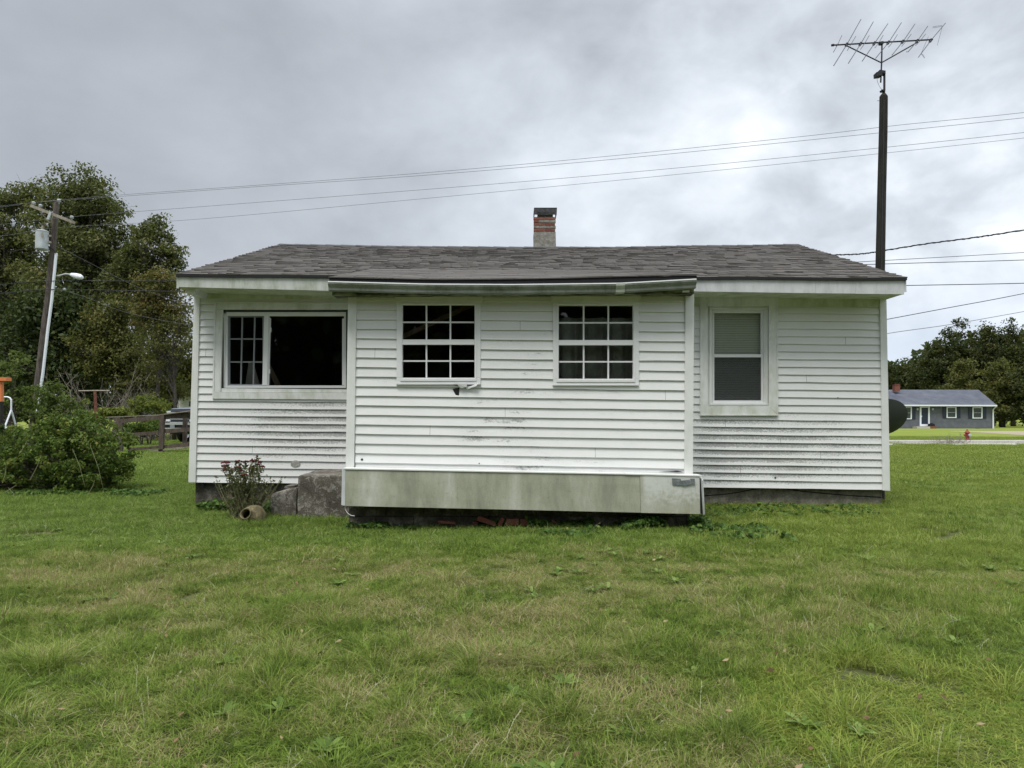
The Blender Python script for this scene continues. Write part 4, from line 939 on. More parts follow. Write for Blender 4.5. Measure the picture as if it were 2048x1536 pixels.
# dense far wood behind all of them
def mass(name, spec, Y0, m, seed, leaf, n, kind='stuff'):
    rng = np.random.default_rng(seed); C, D = blob_points(rng, spec, n, 0.6); C[:, 2] = np.maximum(C[:, 2], 0.1)
    Nn = rng.normal(size=(n, 3)) + np.array([0, -0.4, 0.5]); Nn /= np.linalg.norm(Nn, axis=1)[:, None]
    cl = np.array([mnoise.noise(Vector(c) * 0.35) for c in C.tolist()]) * 0.8 + 0.45
    return leaf_object(name, leaf_arrays(C, Nn, leaf, rng, 0.7), cl * 0.6 + rng.uniform(0, .4, n), m, None, kind=kind)
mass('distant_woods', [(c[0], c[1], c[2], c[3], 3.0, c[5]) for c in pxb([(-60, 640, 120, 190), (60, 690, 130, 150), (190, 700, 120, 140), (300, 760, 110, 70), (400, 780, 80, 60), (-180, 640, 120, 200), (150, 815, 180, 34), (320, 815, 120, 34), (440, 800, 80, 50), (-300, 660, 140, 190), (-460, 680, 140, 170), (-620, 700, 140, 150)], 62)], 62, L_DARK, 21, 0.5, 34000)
# leafless brushwood
def dead_brush(name, label, bx, Y, spread, h, n, seed, r0=0.02, lean=0.0):
    rr = random.Random(seed); b = MB(); base = Vector(base_at(bx, Y))
    for _ in range(n):
        a = rr.uniform(-1.25, 1.25) + lean; L = h * rr.uniform(0.55, 1.1); dy = rr.uniform(-.4, .4)
        s = base + Vector((rr.uniform(-.5, .5) * spread, rr.uniform(-.4, .4), 0)); d = Vector((math.sin(a), dy, math.cos(a) * 0.95 + 0.1)).normalized()
        pts = [s + d * L * t + Vector((0.12 * L * nz(t * 2, _), 0, -0.10 * L * t * t * abs(math.sin(a)) + 0.06 * L * nz(t * 2, _, 9))) for t in (0, .25, .5, .75, 1)]
        r = r0 * rr.uniform(0.6, 1.3); b.tube(pts, [r, r * .8, r * .6, r * .4, r * .2], 4, caps=False)
        for _2 in range(5):
            t = rr.uniform(.3, .95); k = min(3, int(t * 4)); p = pts[k].lerp(pts[k + 1], t * 4 - k)
            d2 = (d + Vector((rr.gauss(0, .55), rr.gauss(0, .4), rr.gauss(0, .35)))).normalized() * L * rr.uniform(.12, .32)
            e = p + d2; b.tube([p, p + d2 * .5 + Vector((0, 0, -.02)), e], [r * .4, r * .28, r * .12], 3, caps=False)
            for _3 in range(2): b.tube([p + d2 * .5, p + d2 * .5 + d2.cross(Vector((0, 1, 0))) * rr.uniform(-.6, .6) + d2 * .3], [r * .22, r * .1], 3, caps=False)
    return b.build(name, DRYTWIG, label=label, cat='dead shrub')
dead_brush('dead_shrub', 'bare grey brushwood fanning out right of the utility pole', 185, 37, 1.6, 4.0, 46, 31, 0.026, -0.35)
dead_brush('dead_shrub', 'bare twiggy shrub beside the pale understory near the truck', 322, 39, 1.2, 3.4, 30, 32, 0.022, -0.1)
# shrubs, hedge, sapling
plant('sapling', 'bright leaved sapling left of the utility pole base', 'sapling', base_at(30, 24), pxb([(28, 745, 24, 50), (52, 715, 10, 30), (15, 790, 40, 34), (60, 800, 26, 30), (-20, 770, 40, 50)], 24), 90, 42, 0.22, 0.11, L_SAP, 41, 0.03, stems=5, nlimb=18)
plant('lilac_shrub', 'leafy green shrub around the foot of the utility pole', 'shrub', base_at(95, 26), pxb([(95, 790, 44, 30), (60, 820, 60, 26), (135, 815, 40, 26), (5, 820, 60, 30)], 26), 120, 44, 0.28, 0.11, L_SAP, 42, 0.03, stems=4, nlimb=20)
plant('yellow_shrub', 'arching yellow green shrub behind the wooden fence', 'shrub', base_at(300, 33), pxb([(292, 808, 32, 20), (320, 815, 22, 20), (275, 815, 18, 14)], 33), 80, 40, 0.28, 0.12, L_LIME, 43, 0.03, stems=5, nlimb=20, aspect=0.35)
HG = empty('hedge', base_at(235, 34), 'low clipped yellow green hedge beyond the wooden fence', 'hedge')
rng = np.random.default_rng(44); C, D = blob_points(rng, pxb([(210, 826, 26, 12), (240, 824, 24, 11), (268, 832, 20, 9), (190, 832, 20, 12)], 34), 5200, 0.5)
leaf_object('foliage', leaf_arrays(C, D + rng.normal(size=(5200, 3)) * .5, 0.10, rng), rng.uniform(0, 1, 5200), L_LIME, HG)
plant('dark_shrub', 'dark green shrub seen through the fence rails', 'shrub', base_at(285, 32), pxb([(285, 854, 36, 14), (255, 856, 26, 12), (312, 852, 14, 14)], 32), 60, 60, 0.25, 0.09, L_BUSH, 45, 0.03, stems=3, nlimb=14)
# the big bush in the yard
plant('garden_bush', 'big rounded green bush at the left edge of the lawn', 'bush', (-7.0, 12.3, 0.0), [(-7.7, 12.5, 0.62, 1.0, 1.0, 0.60), (-7.0, 12.2, 0.62, 0.80, 0.8, 0.62), (-6.9, 12.1, 0.28, 0.66, 0.7, 0.34), (-8.6, 12.4, 0.45, 0.9, 0.9, 0.60), (-7.35, 12.4, 1.02, 0.55, 0.5, 0.30), (-8.5, 12.0, 0.2, 0.8, 0.6, 0.3)], 640, 62, 0.13, 0.055, L_BUSH, 46, 0.03, stems=9, nlimb=26, shell=0.32, tone=0.5)
b = MB(); rr = random.Random(8)
for (a, c) in (((38, 908), (55, 880)), ((180, 890), (208, 985)), ((145, 898), (170, 975)), ((60, 960), (82, 912)), ((10, 985), (33, 970)), ((175, 990), (190, 960)), ((30, 1000), (16, 975)), ((55, 1005), (64, 985)), ((5, 966), (12, 930))):
    p, q = P(a[0], a[1], 11.0), P(c[0], c[1], 11.05); b.tube([p, p.lerp(q, .5) + Vector((.02, 0, .015)), q], [.0035, .003, .0015], 4)
b.build('dry_stem', mat('straw_stem', base=(0.26, 0.26, 0.14), rough=0.8), label='pale dry stalks leaning across the big green bush', cat='plant stems')

# ------------------------------------------------------------------ utility pole with transformer and street lamp
YU = 29.0
UP = empty('utility_pole', P(75, 836, YU) - Vector((0, 0, 1.2)), 'leaning wooden utility pole with transformer and small street lamp', 'utility pole')
part('pole', POLEW, UP, lambda b: b.tube([P(61, 893, YU), P(68.5, 820, YU), P(77.5, 745, YU), P(87.5, 660, YU), P(95.5, 600, YU), P(105.4, 500, YU), P(113.5, 405, YU)], [0.125, 0.12, 0.115, 0.112, 0.112, 0.112, 0.108], 14), label='weathered wooden pole shaft')
part('conduit', WHITEP, UP, lambda b: b.tube([P(72, 842, YU - .14), P(75, 820, YU - .14), P(86, 745, YU - .14), P(95.6, 660, YU - .14), P(103.5, 600, YU - .14), P(112.5, 506, YU - .14)], 0.052, 8))
part('conduit', POLED, UP, lambda b: b.tube([P(110.5, 506, YU - .2), P(108, 500, YU - .2), P(100, 495.5, YU - .25), P(92, 490, YU - .3), P(89, 478, YU - .35), P(91, 464, YU - .35)], 0.025, 6), label='black looping cable to the transformer')
ca, cb2 = P(61.5, 411.5, YU - .6), P(150, 446, YU - .2)
part('crossarm', CROSSW, UP, lambda b: b.beam(ca, cb2, 0.10, 0.11))
part('brace', CROSSW, UP, lambda b: b.beam(P(80, 423, YU - .35), P(100, 446, YU - .2), 0.03, 0.04)); part('brace', CROSSW, UP, lambda b: b.beam(P(106, 428, YU - .25), P(102, 446, YU - .2), 0.03, 0.04))
for (px, py) in ((67, 408), (81, 413.5), (118, 403), (143.5, 436.5)):
    c = P(px, py, YU - .4); b = MB(); b.lathe(c, [(0.0, 0.10), (0.05, 0.09), (0.075, 0.05), (0.05, 0.03), (0.085, 0.0), (0.03, -0.02), (0.02, -0.09)], 10); b.build('insulator', GALV, UP, smooth=True)
TR = bpy.data.objects.new('transformer', None); COL.objects.link(TR); TR.parent = UP; TR.location = P(83.5, 499, YU - .35) - UP.location
def can(b):
    c = P(83.5, 499, YU - .35); h = P(83.5, 464, YU - .35).z - c.z
    b.lathe(c, [(0.0, -0.03), (0.19, -0.02), (0.225, 0.02), (0.225, h), (0.235, h), (0.235, h + .03), (0.14, h + .07), (0.0, h + .08)], 20)
part('tank', GALV, TR, can); part('bushing', CROSSW, TR, lambda b: (b.tube([P(85, 463, YU - .35), P(85, 451.5, YU - .35)], [0.06, 0.035], 8), ))
part('lug', CROSSW, TR, lambda b: (b.rbox(67, 467.5, 72, 470.5, YU - .35, .06), b.rbox(67, 480, 72, 483, YU - .35, .06), b.rbox(94.5, 469.5, 101, 473, YU - .35, .06), b.rbox(94.5, 482.5, 101, 486, YU - .35, .06), b.rbox(82.5, 464.5, 85, 474, YU - .60, .04)))
part('fuse_cutout', GALV, UP, lambda b: (b.beam(P(102, 424, YU - .45), P(96, 439, YU - .45), 0.09, 0.07), ))
part('lamp_arm', GALV, UP, lambda b: b.tube([P(110, 552.5, YU), P(120, 551, YU - .1), P(131, 547.8, YU - .2), P(142, 549, YU - .3)], 0.032, 8))
def lamp(b):
    a, c = P(141, 549, YU - .3), P(165.5, 555.5, YU - .5); ax = (c - a).normalized(); L = (c - a).length
    M = ax.to_track_quat('Z', 'Y').to_matrix(); b.lathe(a, [(0.0, 0), (0.05, 0.01), (0.075, 0.10 * L), (0.11, .45 * L), (0.115, .75 * L), (0.07, .95 * L), (0, L)], 14, M)
part('lamp_head', WHITEP, UP, lamp)
# ------------------------------------------------------------------ overhead wires
def plan_wire(name, label, pts, A, Bp, r, m, seg=10, twist=False):
    """A, Bp = (pixel x, depth) of two plan points; the wire hangs in the vertical plane through them"""
    a = P(A[0], 800, A[1]); c = P(Bp[0], 800, Bp[1]); d = (c.x - a.x, c.y - a.y); out = []
    for (px, py) in pts:
        k = P(px, py, 1.0) - CAM                        # ray; intersect with the vertical plane
        t = (a.x * d[1] - a.y * d[0]) / (k.x * d[1] - k.y * d[0]); out.append(CAM + k * t)
    sm = []
    for i in range(len(out) - 1):
        p0, p1, p2, p3 = out[max(i - 1, 0)], out[i], out[i + 1], out[min(i + 2, len(out) - 1)]
        for j in range(seg):
            t = j / seg; sm.append(0.5 * ((2 * p1) + (p2 - p0) * t + (2 * p0 - 5 * p1 + 4 * p2 - p3) * t * t + (3 * p1 - p0 - 3 * p2 + p3) * t ** 3))
    sm.append(out[-1])
    b = MB()
    b.tube(sm, r, 5)
    if twist:
        for ph in (0, 2.1):
            b.tube([p + Vector((0, math.cos(i * 0.9 + ph), math.sin(i * 0.9 + ph))) * r * 1.1 for i, p in enumerate(sm)], r * 0.7, 4)
    return b.build(name, m, label=label, cat='wire', group='overhead wires')
A_, B_ = (118, 28.6), (2048, 21.0)
A2 = (143.5, 28.6)
plan_wire('overhead_wire', 'topmost overhead wire ending highest at the right edge', [(-300, 436), (-120, 423), (0, 412), (118, 400), (265, 388), (520, 370), (850, 345.5), (1200, 314), (1600, 273.4), (1800, 250), (2048, 225), (2500, 172)], A_, B_, 0.0065, WIREL)
plan_wire('overhead_wire', 'second overhead wire running just under the topmost one', [(-300, 440), (0, 414), (67, 405), (265, 391), (520, 373), (850, 350.5), (1200, 321), (1600, 281.8), (2048, 235.5), (2500, 184)], (67, 28.6), (2048, 20.6), 0.0065, WIREL)
plan_wire('overhead_wire', 'third overhead wire, upper one of the lower sky pair', [(-300, 480), (0, 449), (143.5, 433.5), (400, 413.5), (850, 379), (1200, 350), (1600, 312), (2048, 265), (2500, 212)], A2, (2048, 21.0), 0.0065, WIREL)
plan_wire('overhead_wire', 'fourth overhead wire, lower one of the lower sky pair', [(-300, 500), (0, 472), (110, 456), (400, 438), (850, 397), (1200, 364), (1600, 324), (2048, 276), (2500, 224)], (110, 28.8), (2048, 21.6), 0.006, WIREL)
plan_wire('overhead_wire', 'black wire passing the pole just below the street lamp', [(-300, 600), (0, 569.5), (106, 562), (355, 562), (900, 556), (1735, 529), (2048, 520), (2400, 506)], (106, 28.8), (2048, 26), 0.013, WIREM)
plan_wire('overhead_wire', 'black wire meeting the fascia end at the right corner', [(-300, 612), (0, 587), (103, 579), (370, 583), (900, 586), (1500, 577), (1813, 571), (2048, 566.5), (2400, 556)], (103, 28.8), (2048, 26), 0.015, WIREM)
plan_wire('overhead_wire', 'thin wire just above the black pair right of the antenna pole', [(1560, 533), (1715, 524), (2048, 505), (2400, 484)], (1560, 18.2), (2400, 25), 0.008, WIREM)
plan_wire('service_cable', 'thick twisted cable dropping onto the roof from the right', [(1600, 512), (1665, 510), (1720, 508), (1760, 502.5), (1850, 488), (1950, 475), (2048, 460), (2400, 404)], (1600, 18.0), (2400, 14), 0.012, WIREM, 24, True)
plan_wire('overhead_wire', 'slanting wire leaving the house corner below the fascia at right', [(1600, 672), (1778, 638), (1900, 615), (2048, 587), (2400, 515)], (1600, 17.0), (2400, 19), 0.009, WIREM)
plan_wire('overhead_wire', 'lowest slanting wire crossing above the far tree line', [(1600, 698), (1778, 666.5), (1900, 649), (2048, 623), (2400, 560)], (1600, 17.0), (2400, 24), 0.008, WIREL)
plan_wire('overhead_wire', 'pale line falling from the transformer towards the eave', [(117, 494), (180, 526), (245, 560), (300, 584), (352, 603)], (117, 28.8), (352, 34), 0.006, WIREL)
plan_wire('overhead_wire', 'pale line sagging low from the pole in front of the trees', [(112, 577), (170, 594), (240, 621), (306, 637), (380, 650)], (112, 28.8), (380, 34), 0.0055, WIREL)
b = MB(); b.lathe(P(129, 579, 28.4), [(0, -.04), (.05, -.02), (.06, .03), (0, .06)], 8); b.build('wire_clamp', GALV, label='small pale clamp on the wire right of the pole', cat='clamp')

# ------------------------------------------------------------------ swing frame, orange post, clothesline post
b = MB(); Yq = 20.0; pw = 0.022
b.tube([P(-30, 794, Yq), P(15, 794, Yq), P(20, 796, Yq), P(22.5, 800, Yq), P(22.5, 822, Yq)], pw, 6)
SW = b.build('swing_frame', WHITEP, label='white pipe swing frame with A-shaped end, left edge', cat='swing frame')
part('leg', WHITEP, SW, lambda b: b.tube([P(22.5, 820, Yq), P(5, 866, Yq - .3), P(2, 898, Yq - .5)], pw, 6)); part('leg', WHITEP, SW, lambda b: b.tube([P(22.5, 820, Yq), P(36, 866, Yq + .3), P(40, 894, Yq + .5)], pw, 6))
part('crossbar', WHITEP, SW, lambda b: b.tube([P(9, 857, Yq - .2), P(16, 853.5, Yq), P(24, 852.5, Yq), P(33, 854.5, Yq + .2)], pw * .8, 6))
ORNG = mat('orange_paint', base=(0.62, 0.20, 0.07), rough=0.6)
OP = empty('orange_post', (P(-4, 836, 19).x, 19, 0), 'orange painted wooden post with a square cap, left edge', 'post')
part('post', ORNG, OP, lambda b: b.qbox([(-9, 762), (2.5, 762), (2.5, 803), (-9, 803)], 19, .1)); part('cap', ORNG, OP, lambda b: b.qbox([(-20, 754.5), (12.5, 754.5), (12.5, 761.6), (-20, 761.6)], 18.95, .2))
part('stake', POLED, OP, lambda b: b.qbox([(-9, 803.4), (2, 803.4), (2.5, 899), (-9, 899)], 19, .1))
RUST = mat('rusty_pipe', m_conc((0.10, 0.035, 0.022), (0.16, 0.060, 0.040), (0.22, 0.10, 0.075), 3), rough=0.9)
CL = empty('clothesline_post', (P(191, 836, 24).x, 24, 0), 'rusty T-shaped clothesline post rising behind the big bush', 'clothesline post')
part('post', RUST, CL, lambda b: b.tube([P(193, 910, 24), P(191.5, 820, 24), P(190, 783, 24)], 0.045, 8)); part('crossbar', CROSSW, CL, lambda b: b.tube([P(157, 782, 24), P(190, 781.3, 24), P(219, 781.3, 24)], 0.022, 6))

# ------------------------------------------------------------------ wooden fence with rails
FE = empty('wooden_fence', (P(300, 836, 26).x, 26, 0), 'brown board rail fence left of the white house', 'fence')
Yf = 26.0
part('cap_rail', FENCEL, FE, lambda b: (b.beam(P(213, 834.5, Yf + .4), P(322, 830, Yf), .16, .03), b.beam(P(322, 829.6, Yf), P(420, 817, Yf - .3), .16, .035)))
part('top_rail', FENCEW, FE, lambda b: b.qbox([(228, 839.5), (320, 830.5), (320, 838.5), (228, 847.5)], Yf - .05, .05)); part('top_rail', FENCEW, FE, lambda b: b.qbox([(326.5, 829.5), (420, 817), (420, 829), (326.5, 838)], Yf - .05, .05))
part('middle_rail', FENCEW, FE, lambda b: b.qbox([(240, 867.5), (318, 861.5), (318, 868), (240, 875)], Yf - .05, .05)); part('middle_rail', FENCEW, FE, lambda b: b.qbox([(326, 858.5), (420, 852), (420, 860), (326, 867)], Yf - .05, .05))
part('bottom_rail', FENCEW, FE, lambda b: b.qbox([(255, 896), (317, 891.5), (317, 897), (255, 902)], Yf - .05, .05)); part('bottom_rail', FENCEW, FE, lambda b: b.qbox([(326, 890.3), (420, 880.5), (420, 889), (326, 897)], Yf - .05, .05))
part('lit_rail_edge', FENCEL, FE, lambda b: b.qbox([(290, 902.5), (420, 888), (420, 891), (290, 905)], Yf - .12, .05))  # pale strip paints the lit edge below the bottom rail
for q in ([(319, 829), (328, 829), (325.5, 903.5), (316.5, 903.5)], [(365.5, 836), (373, 836), (371, 897), (364, 897)], [(236, 846), (244, 846), (244, 902), (236, 902)], [(420, 822), (428, 822), (428, 900), (420, 900)]):
    part('fence_post', FENCEW, FE, lambda b: b.qbox(q, Yf - .12 if q[0][0] != 365.5 else Yf + .15, .11))

# ------------------------------------------------------------------ pickup truck
PAINT = mat('dark_blue_grey_truck_paint', base=(0.055, 0.062, 0.085), rough=0.25, spec=0.6); PAINTS = mat('silver_truck_paint', base=(0.30, 0.33, 0.38), rough=0.3, metal=0.4)
CHROME = mat('chrome', base=(0.75, 0.77, 0.80), rough=0.18, metal=0.9); BLACK = mat('black_plastic', base=(0.010, 0.010, 0.012), rough=0.6); LENS = mat('headlight_lens', base=(0.60, 0.63, 0.66), rough=0.15)
YT = 36.0; x0t, x1t = P(332, 840, YT).x, P(332, 840, YT).x + 2.0; zt_ = P(340, 817, YT).z; zb_ = 0.42
PK = empty('pickup_truck', ((x0t + x1t) / 2, YT + 2.8, 0), 'dark pickup truck with chrome grille parked behind the fence', 'pickup truck')
b = MB()
secs = [(0.0, 0.86, zt_ - .10), (0.12, 0.96, zt_ - .03), (1.35, 1.0, zt_ + .06), (1.40, 1.0, zt_ + .06), (5.6, 1.0, zt_ + .02)]
cx = (x0t + x1t) / 2; pl = None
for (yy, wf, zh) in secs:
    cur = [Vector((cx - wf, YT + yy, .62)), Vector((cx - wf, YT + yy, zh - .16)), Vector((cx - wf + .10, YT + yy, zh - .03)), Vector((cx - wf + .28, YT + yy, zh)), Vector((cx + wf - .28, YT + yy, zh)), Vector((cx + wf - .10, YT + yy, zh - .03)), Vector((cx + wf, YT + yy, zh - .16)), Vector((cx + wf, YT + yy, .62))]
    if pl:
        for k in range(8): b.face([pl[k], pl[(k + 1) % 8], cur[(k + 1) % 8], cur[k]])
    else: b.face(cur)
    pl = cur
b.face(pl[::-1]); b.build('body', PAINT, PK)
def cab(b):
    z0, z1 = zt_ + .05, zt_ + .55
    b.hexa([(cx - .78, YT + 1.95, z1), (cx + .78, YT + 1.95, z1), (cx + .95, YT + 1.35, z0), (cx - .95, YT + 1.35, z0)], [(cx - .78, YT + 3.6, z1), (cx + .78, YT + 3.6, z1), (cx + .95, YT + 3.9, z0), (cx - .95, YT + 3.9, z0)])
part('cab', PAINT, PK, cab)
part('windshield', GLASS, PK, lambda b: b.hexa([(cx - .72, YT + 1.90, zt_ + .51), (cx + .72, YT + 1.90, zt_ + .51), (cx + .86, YT + 1.33, zt_ + .08), (cx - .86, YT + 1.33, zt_ + .08)], [(cx - .72, YT + 1.92, zt_ + .51), (cx + .72, YT + 1.92, zt_ + .51), (cx + .86, YT + 1.36, zt_ + .08), (cx - .86, YT + 1.36, zt_ + .08)]))
part('hood', PAINTS, PK, lambda b: b.hexa([(cx - .70, YT + .10, zt_ + .0), (cx + .70, YT + .10, zt_ + .0), (cx + .72, YT + .04, zt_ - .035), (cx - .72, YT + .04, zt_ - .035)], [(cx - .60, YT + 1.3, zt_ + .085), (cx + .60, YT + 1.3, zt_ + .085), (cx + .62, YT + 1.3, zt_ + .05), (cx - .62, YT + 1.3, zt_ + .05)]))
part('grille', BLACK, PK, lambda b: b.box((cx, YT - .01, (zt_ + .92) / 2 + .02), (1.25, .06, .44)))
for i in range(4): part('grille_bar', CHROME, PK, lambda b: b.box((cx, YT - .05, .98 + i * (zt_ - 1.12) / 3.3), (1.28, .03, .035)))
for s in (-1, 1):
    part('headlight', LENS, PK, lambda b: b.box((cx + s * .80, YT + .02, zt_ - .18), (.30, .10, .13))); part('headlight', LENS, PK, lambda b: b.box((cx + s * .82, YT + .02, 1.08), (.30, .10, .10)))
    WH = bpy.data.objects.new('wheel', None); COL.objects.link(WH); WH.parent = PK; WH.location = Vector((cx + s * .82, YT + .95, .40)) - PK.location
    Mx = Euler((0, math.radians(90), 0)).to_matrix()
    b = MB(); b.lathe((cx + s * .82, YT + .95, .40), [(.2, -.14), (.37, -.14), (.40, -.10), (.40, .10), (.37, .14), (.2, .14)], 20, Mx); b.build('tyre', BLACK, WH)
    b = MB(); b.lathe((cx + s * .82, YT + .95, .40), [(0, -.10), (.2, -.11), (.2, .11), (0, .10)], 12, Mx); b.build('rim', CHROME, WH)
    part('mirror', BLACK, PK, lambda b: b.box((cx + s * 1.12, YT + 1.55, zt_ + .25), (.22, .12, .26))); part('mirror_arm', BLACK, PK, lambda b: b.beam((cx + s * .92, YT + 1.5, zt_ + .12), (cx + s * 1.05, YT + 1.53, zt_ + .2), .05, .05))
part('bumper', CHROME, PK, lambda b: (b.box((cx, YT - .14, .92), (1.96, .12, .10)), b.box((cx, YT - .16, .70), (1.7, .10, .05)))); part('bumper', BLACK, PK, lambda b: b.box((cx, YT - .10, .80), (1.90, .10, .17)))
part('number_plate', PAINTS, PK, lambda b: b.box((cx - .28, YT - .21, .80), (.31, .012, .15)))
PKA = math.radians(27)
part('wheel_arch', BLACK, PK, lambda b: b.box((cx, YT + 1.2, .55), (1.7, 2.2, .25)))
_fl = Vector((-1.0, -2.8, 0)); PK.rotation_euler.z = -PKA; PK.location = Vector((x0t, YT, 0)) - Euler((0, 0, -PKA)).to_matrix() @ _fl
# brown roofed house far behind the truck
NB = empty('brown_roof_house', (P(380, 836, 58).x, 62, 0), 'low house with brown roof glimpsed behind the trees at left', 'house')
BRR = mat('brown_roof', m_conc((0.09, 0.06, 0.05), (0.12, 0.085, 0.07), (0.15, 0.11, 0.09)), rough=.9)
part('roof', BRR, NB, lambda b: b.hexa([P(350, 787, 58), P(470, 787, 58), P(470, 790, 58), P(350, 790, 58)], [P(362, 755, 58) + Vector((0, 5, 0)), P(470, 755, 58) + Vector((0, 5, 0)), P(470, 757, 58) + Vector((0, 5, 0)), P(362, 757, 58) + Vector((0, 5, 0))]))
part('wall', FASCR, NB, lambda b: b.qbox([(354, 790.5), (470, 790.5), (470, 862), (354, 862)], 58.6, 4.0))
SHD = MB(); SHD.qbox([(246, 815), (288, 814), (286, 840), (252, 840)], 36.5, 1.5); SHD.build('grey_shed', mat('grey_board', m_bark((.13, .13, .12), (.24, .24, .22))), label='low grey board shed behind the yellow green hedge', cat='shed')

# ------------------------------------------------------------------ antenna pole, antenna, dish
YP = 10.75
AP = empty('antenna_pole', P(1760, 836, YP) - Vector((0, 0, 1.2)), 'tall dark wooden pole carrying the antenna beside the house', 'pole')
b = MB(); rp = [0.068, 0.067, 0.066, 0.062, 0.060, 0.058]
b.tube([P(1759.5, 1010, YP), P(1760, 700, YP), P(1760.3, 540, YP), P(1763.5, 380, YP), P(1766.5, 260, YP), P(1767.3, 193, YP)], rp, 8); b.tube([P(1767.3, 193.2, YP), P(1767.6, 185, YP)], [0.058, 0.016], 8); b.build('pole', POLED, AP)
part('cable', WIREM, AP, lambda b: b.tube([P(1763, 540, YP - .068), P(1765.5, 380, YP - .066), P(1767.5, 260, YP - .063), P(1768, 200, YP - .062)], 0.006, 4))
part('nail', ANT, AP, lambda b: b.tube([P(1754.5, 201.5, YP - .05), P(1762, 201.8, YP - .05)], 0.004, 4))
AN = empty('television_antenna', P(1767.5, 183, YP), 'rooftop television antenna with slanted rods on the tall pole', 'antenna')
tu = lambda name, pts, r, n=6, **k: part(name, ANT, AN, lambda b: b.tube([P(x, y, YP + (z if len(p) > 2 else 0)) for p in pts for (x, y, z) in [(p[0], p[1], p[2] if len(p) > 2 else 0)]], r, n), **k)
zm = lambda x, y: (1640 + x / 7.314, 20 + y / 7.314)          # zoom picture -> photograph
tu('mast', [zm(935, 1215), zm(941, 1180), zm(942, 890)], 0.016)
tu('mast', [zm(888, 1060), zm(893, 960), zm(901, 770), zm(908, 460)], 0.012)
part('rotator', ANT, AN, lambda b: (b.qbox([zm(828, 905), zm(915, 895), zm(915, 955), zm(832, 965)], YP - .05, .10), b.qbox([zm(875, 870), zm(962, 885), zm(962, 935), zm(880, 905)], YP - .04, .08)), .004)
part('clamp', ANT, AN, lambda b: (b.qbox([zm(905, 1160), zm(958, 1160), zm(952, 1180), zm(912, 1182)], YP - .035, .07), b.qbox([zm(880, 460), zm(935, 455), zm(932, 492), zm(884, 492)], YP - .03, .06)))
tu('boom', [zm(175, 515), zm(1650, 432)], 0.011); tu('boom_end', [zm(168, 516), zm(205, 512)], 0.018)
tu('strut', [zm(380, 518), zm(898, 772)], 0.009); tu('strut', [zm(1430, 470), zm(898, 772)], 0.009)
rods = [((320, 372), (196, 618), (260, 503), .5), ((600, 135), (200, 815), (397, 497), 1.1), ((524, 385), (400, 592), (457, 495), .5), ((780, 172), (415, 780), (600, 488), 1.05), ((721, 372), (594, 575), (655, 485), .5), ((993, 200), (617, 748), (803, 480), 1.0),
        ((924, 370), (803, 553), (863, 475), .45), ((1190, 185), (815, 705), (1008, 468), .95), ((1132, 360), (1003, 542), (1068, 463), .45), ((1388, 205), (1053, 660), (1218, 455), .9), ((1334, 352), (1196, 530), (1262, 450), .45), ((1577, 235), (1288, 612), (1430, 445), .8), ((1545, 350), (1400, 517), (1470, 445), .4), ((1835, 192), (1440, 690), (1628, 437), .85)]
for (a, c, m_, dep) in rods:
    tu('rod', [(*zm(*a), dep * .8), (*zm(*m_), -.008), (*zm(*c), -dep * .8)], 0.0058 if dep > .6 else .0045, 5)
for m_ in ((397, 497), (600, 488), (803, 480), (1008, 468), (1218, 455), (1430, 445), (1628, 437), (260, 503)):
    part('rod_bracket', ANT, AN, lambda b: b.qbox([zm(m_[0] - 4, m_[1] - 26), zm(m_[0] + 22, m_[1] - 14), zm(m_[0] + 4, m_[1] + 26), zm(m_[0] - 22, m_[1] + 16)] if m_[0] > 300 else [zm(m_[0] - 2, m_[1] - 12), zm(m_[0] + 12, m_[1] - 6), zm(m_[0] + 2, m_[1] + 14), zm(m_[0] - 12, m_[1] + 8)], YP - .02, .04))
for pts in ([(1785, 240), (1650, 262), (1655, 243), (1790, 225)], [(1790, 240), (1716, 515)], [(1478, 640), (1530, 705), (1515, 660), (1483, 640)], [(1478, 640), (1585, 390)], [(1288, 612), (1262, 605), (1275, 625)]):
    tu('fine_rod', [zm(*p) for p in pts], 0.0028, 4)
part('rotator_cable', WIREM, AN, lambda b: b.tube([P(*zm(*p), YP - .04) for p in ((830, 962), (840, 1050), (870, 1120), (905, 1165), (925, 1175))], .003, 4))
# dish: a thin shallow shell seen from behind, held on a bracket on the gable wall
DC = P(1770, 844, 10.62); SDn = empty('satellite_dish', DC, 'dark grey satellite dish seen from behind at the right corner', 'satellite dish')
Mn = (Euler((0, 0, math.radians(-8))).to_matrix() @ Euler((math.radians(-90 + 38), 0, 0)).to_matrix() @ Euler((0, 0, math.radians(22))).to_matrix())
b = MB(); R = .325
for side, off in ((0, 0.0), (1, 0.006)):
    prof_ = [(R * t, .16 * R * t * t * 2 + off) for t in [i / 8 for i in range(9)]]; b.lathe(DC, prof_, 32, Mn)
b.lathe(DC, [(R, .32 * R), (R + .006, .32 * R + .002), (R + .006, .32 * R + .008), (R, .32 * R + .010)], 32, Mn); b.build('reflector', DISH, SDn, smooth=True)
part('bracket', DARKM, SDn, lambda b: (b.tube([DC, DC + Vector((-.02, .02, -.18)), Vector((P(1768, 900, YW).x + .0, 10.55, DC.z - .35))], .02, 6)))
part('feed_arm', DARKM, SDn, lambda b: b.tube([DC + Mn @ Vector((0, -R * .9, .1)), DC + Mn @ Vector((0, -R * .5, .42))], .012, 5))

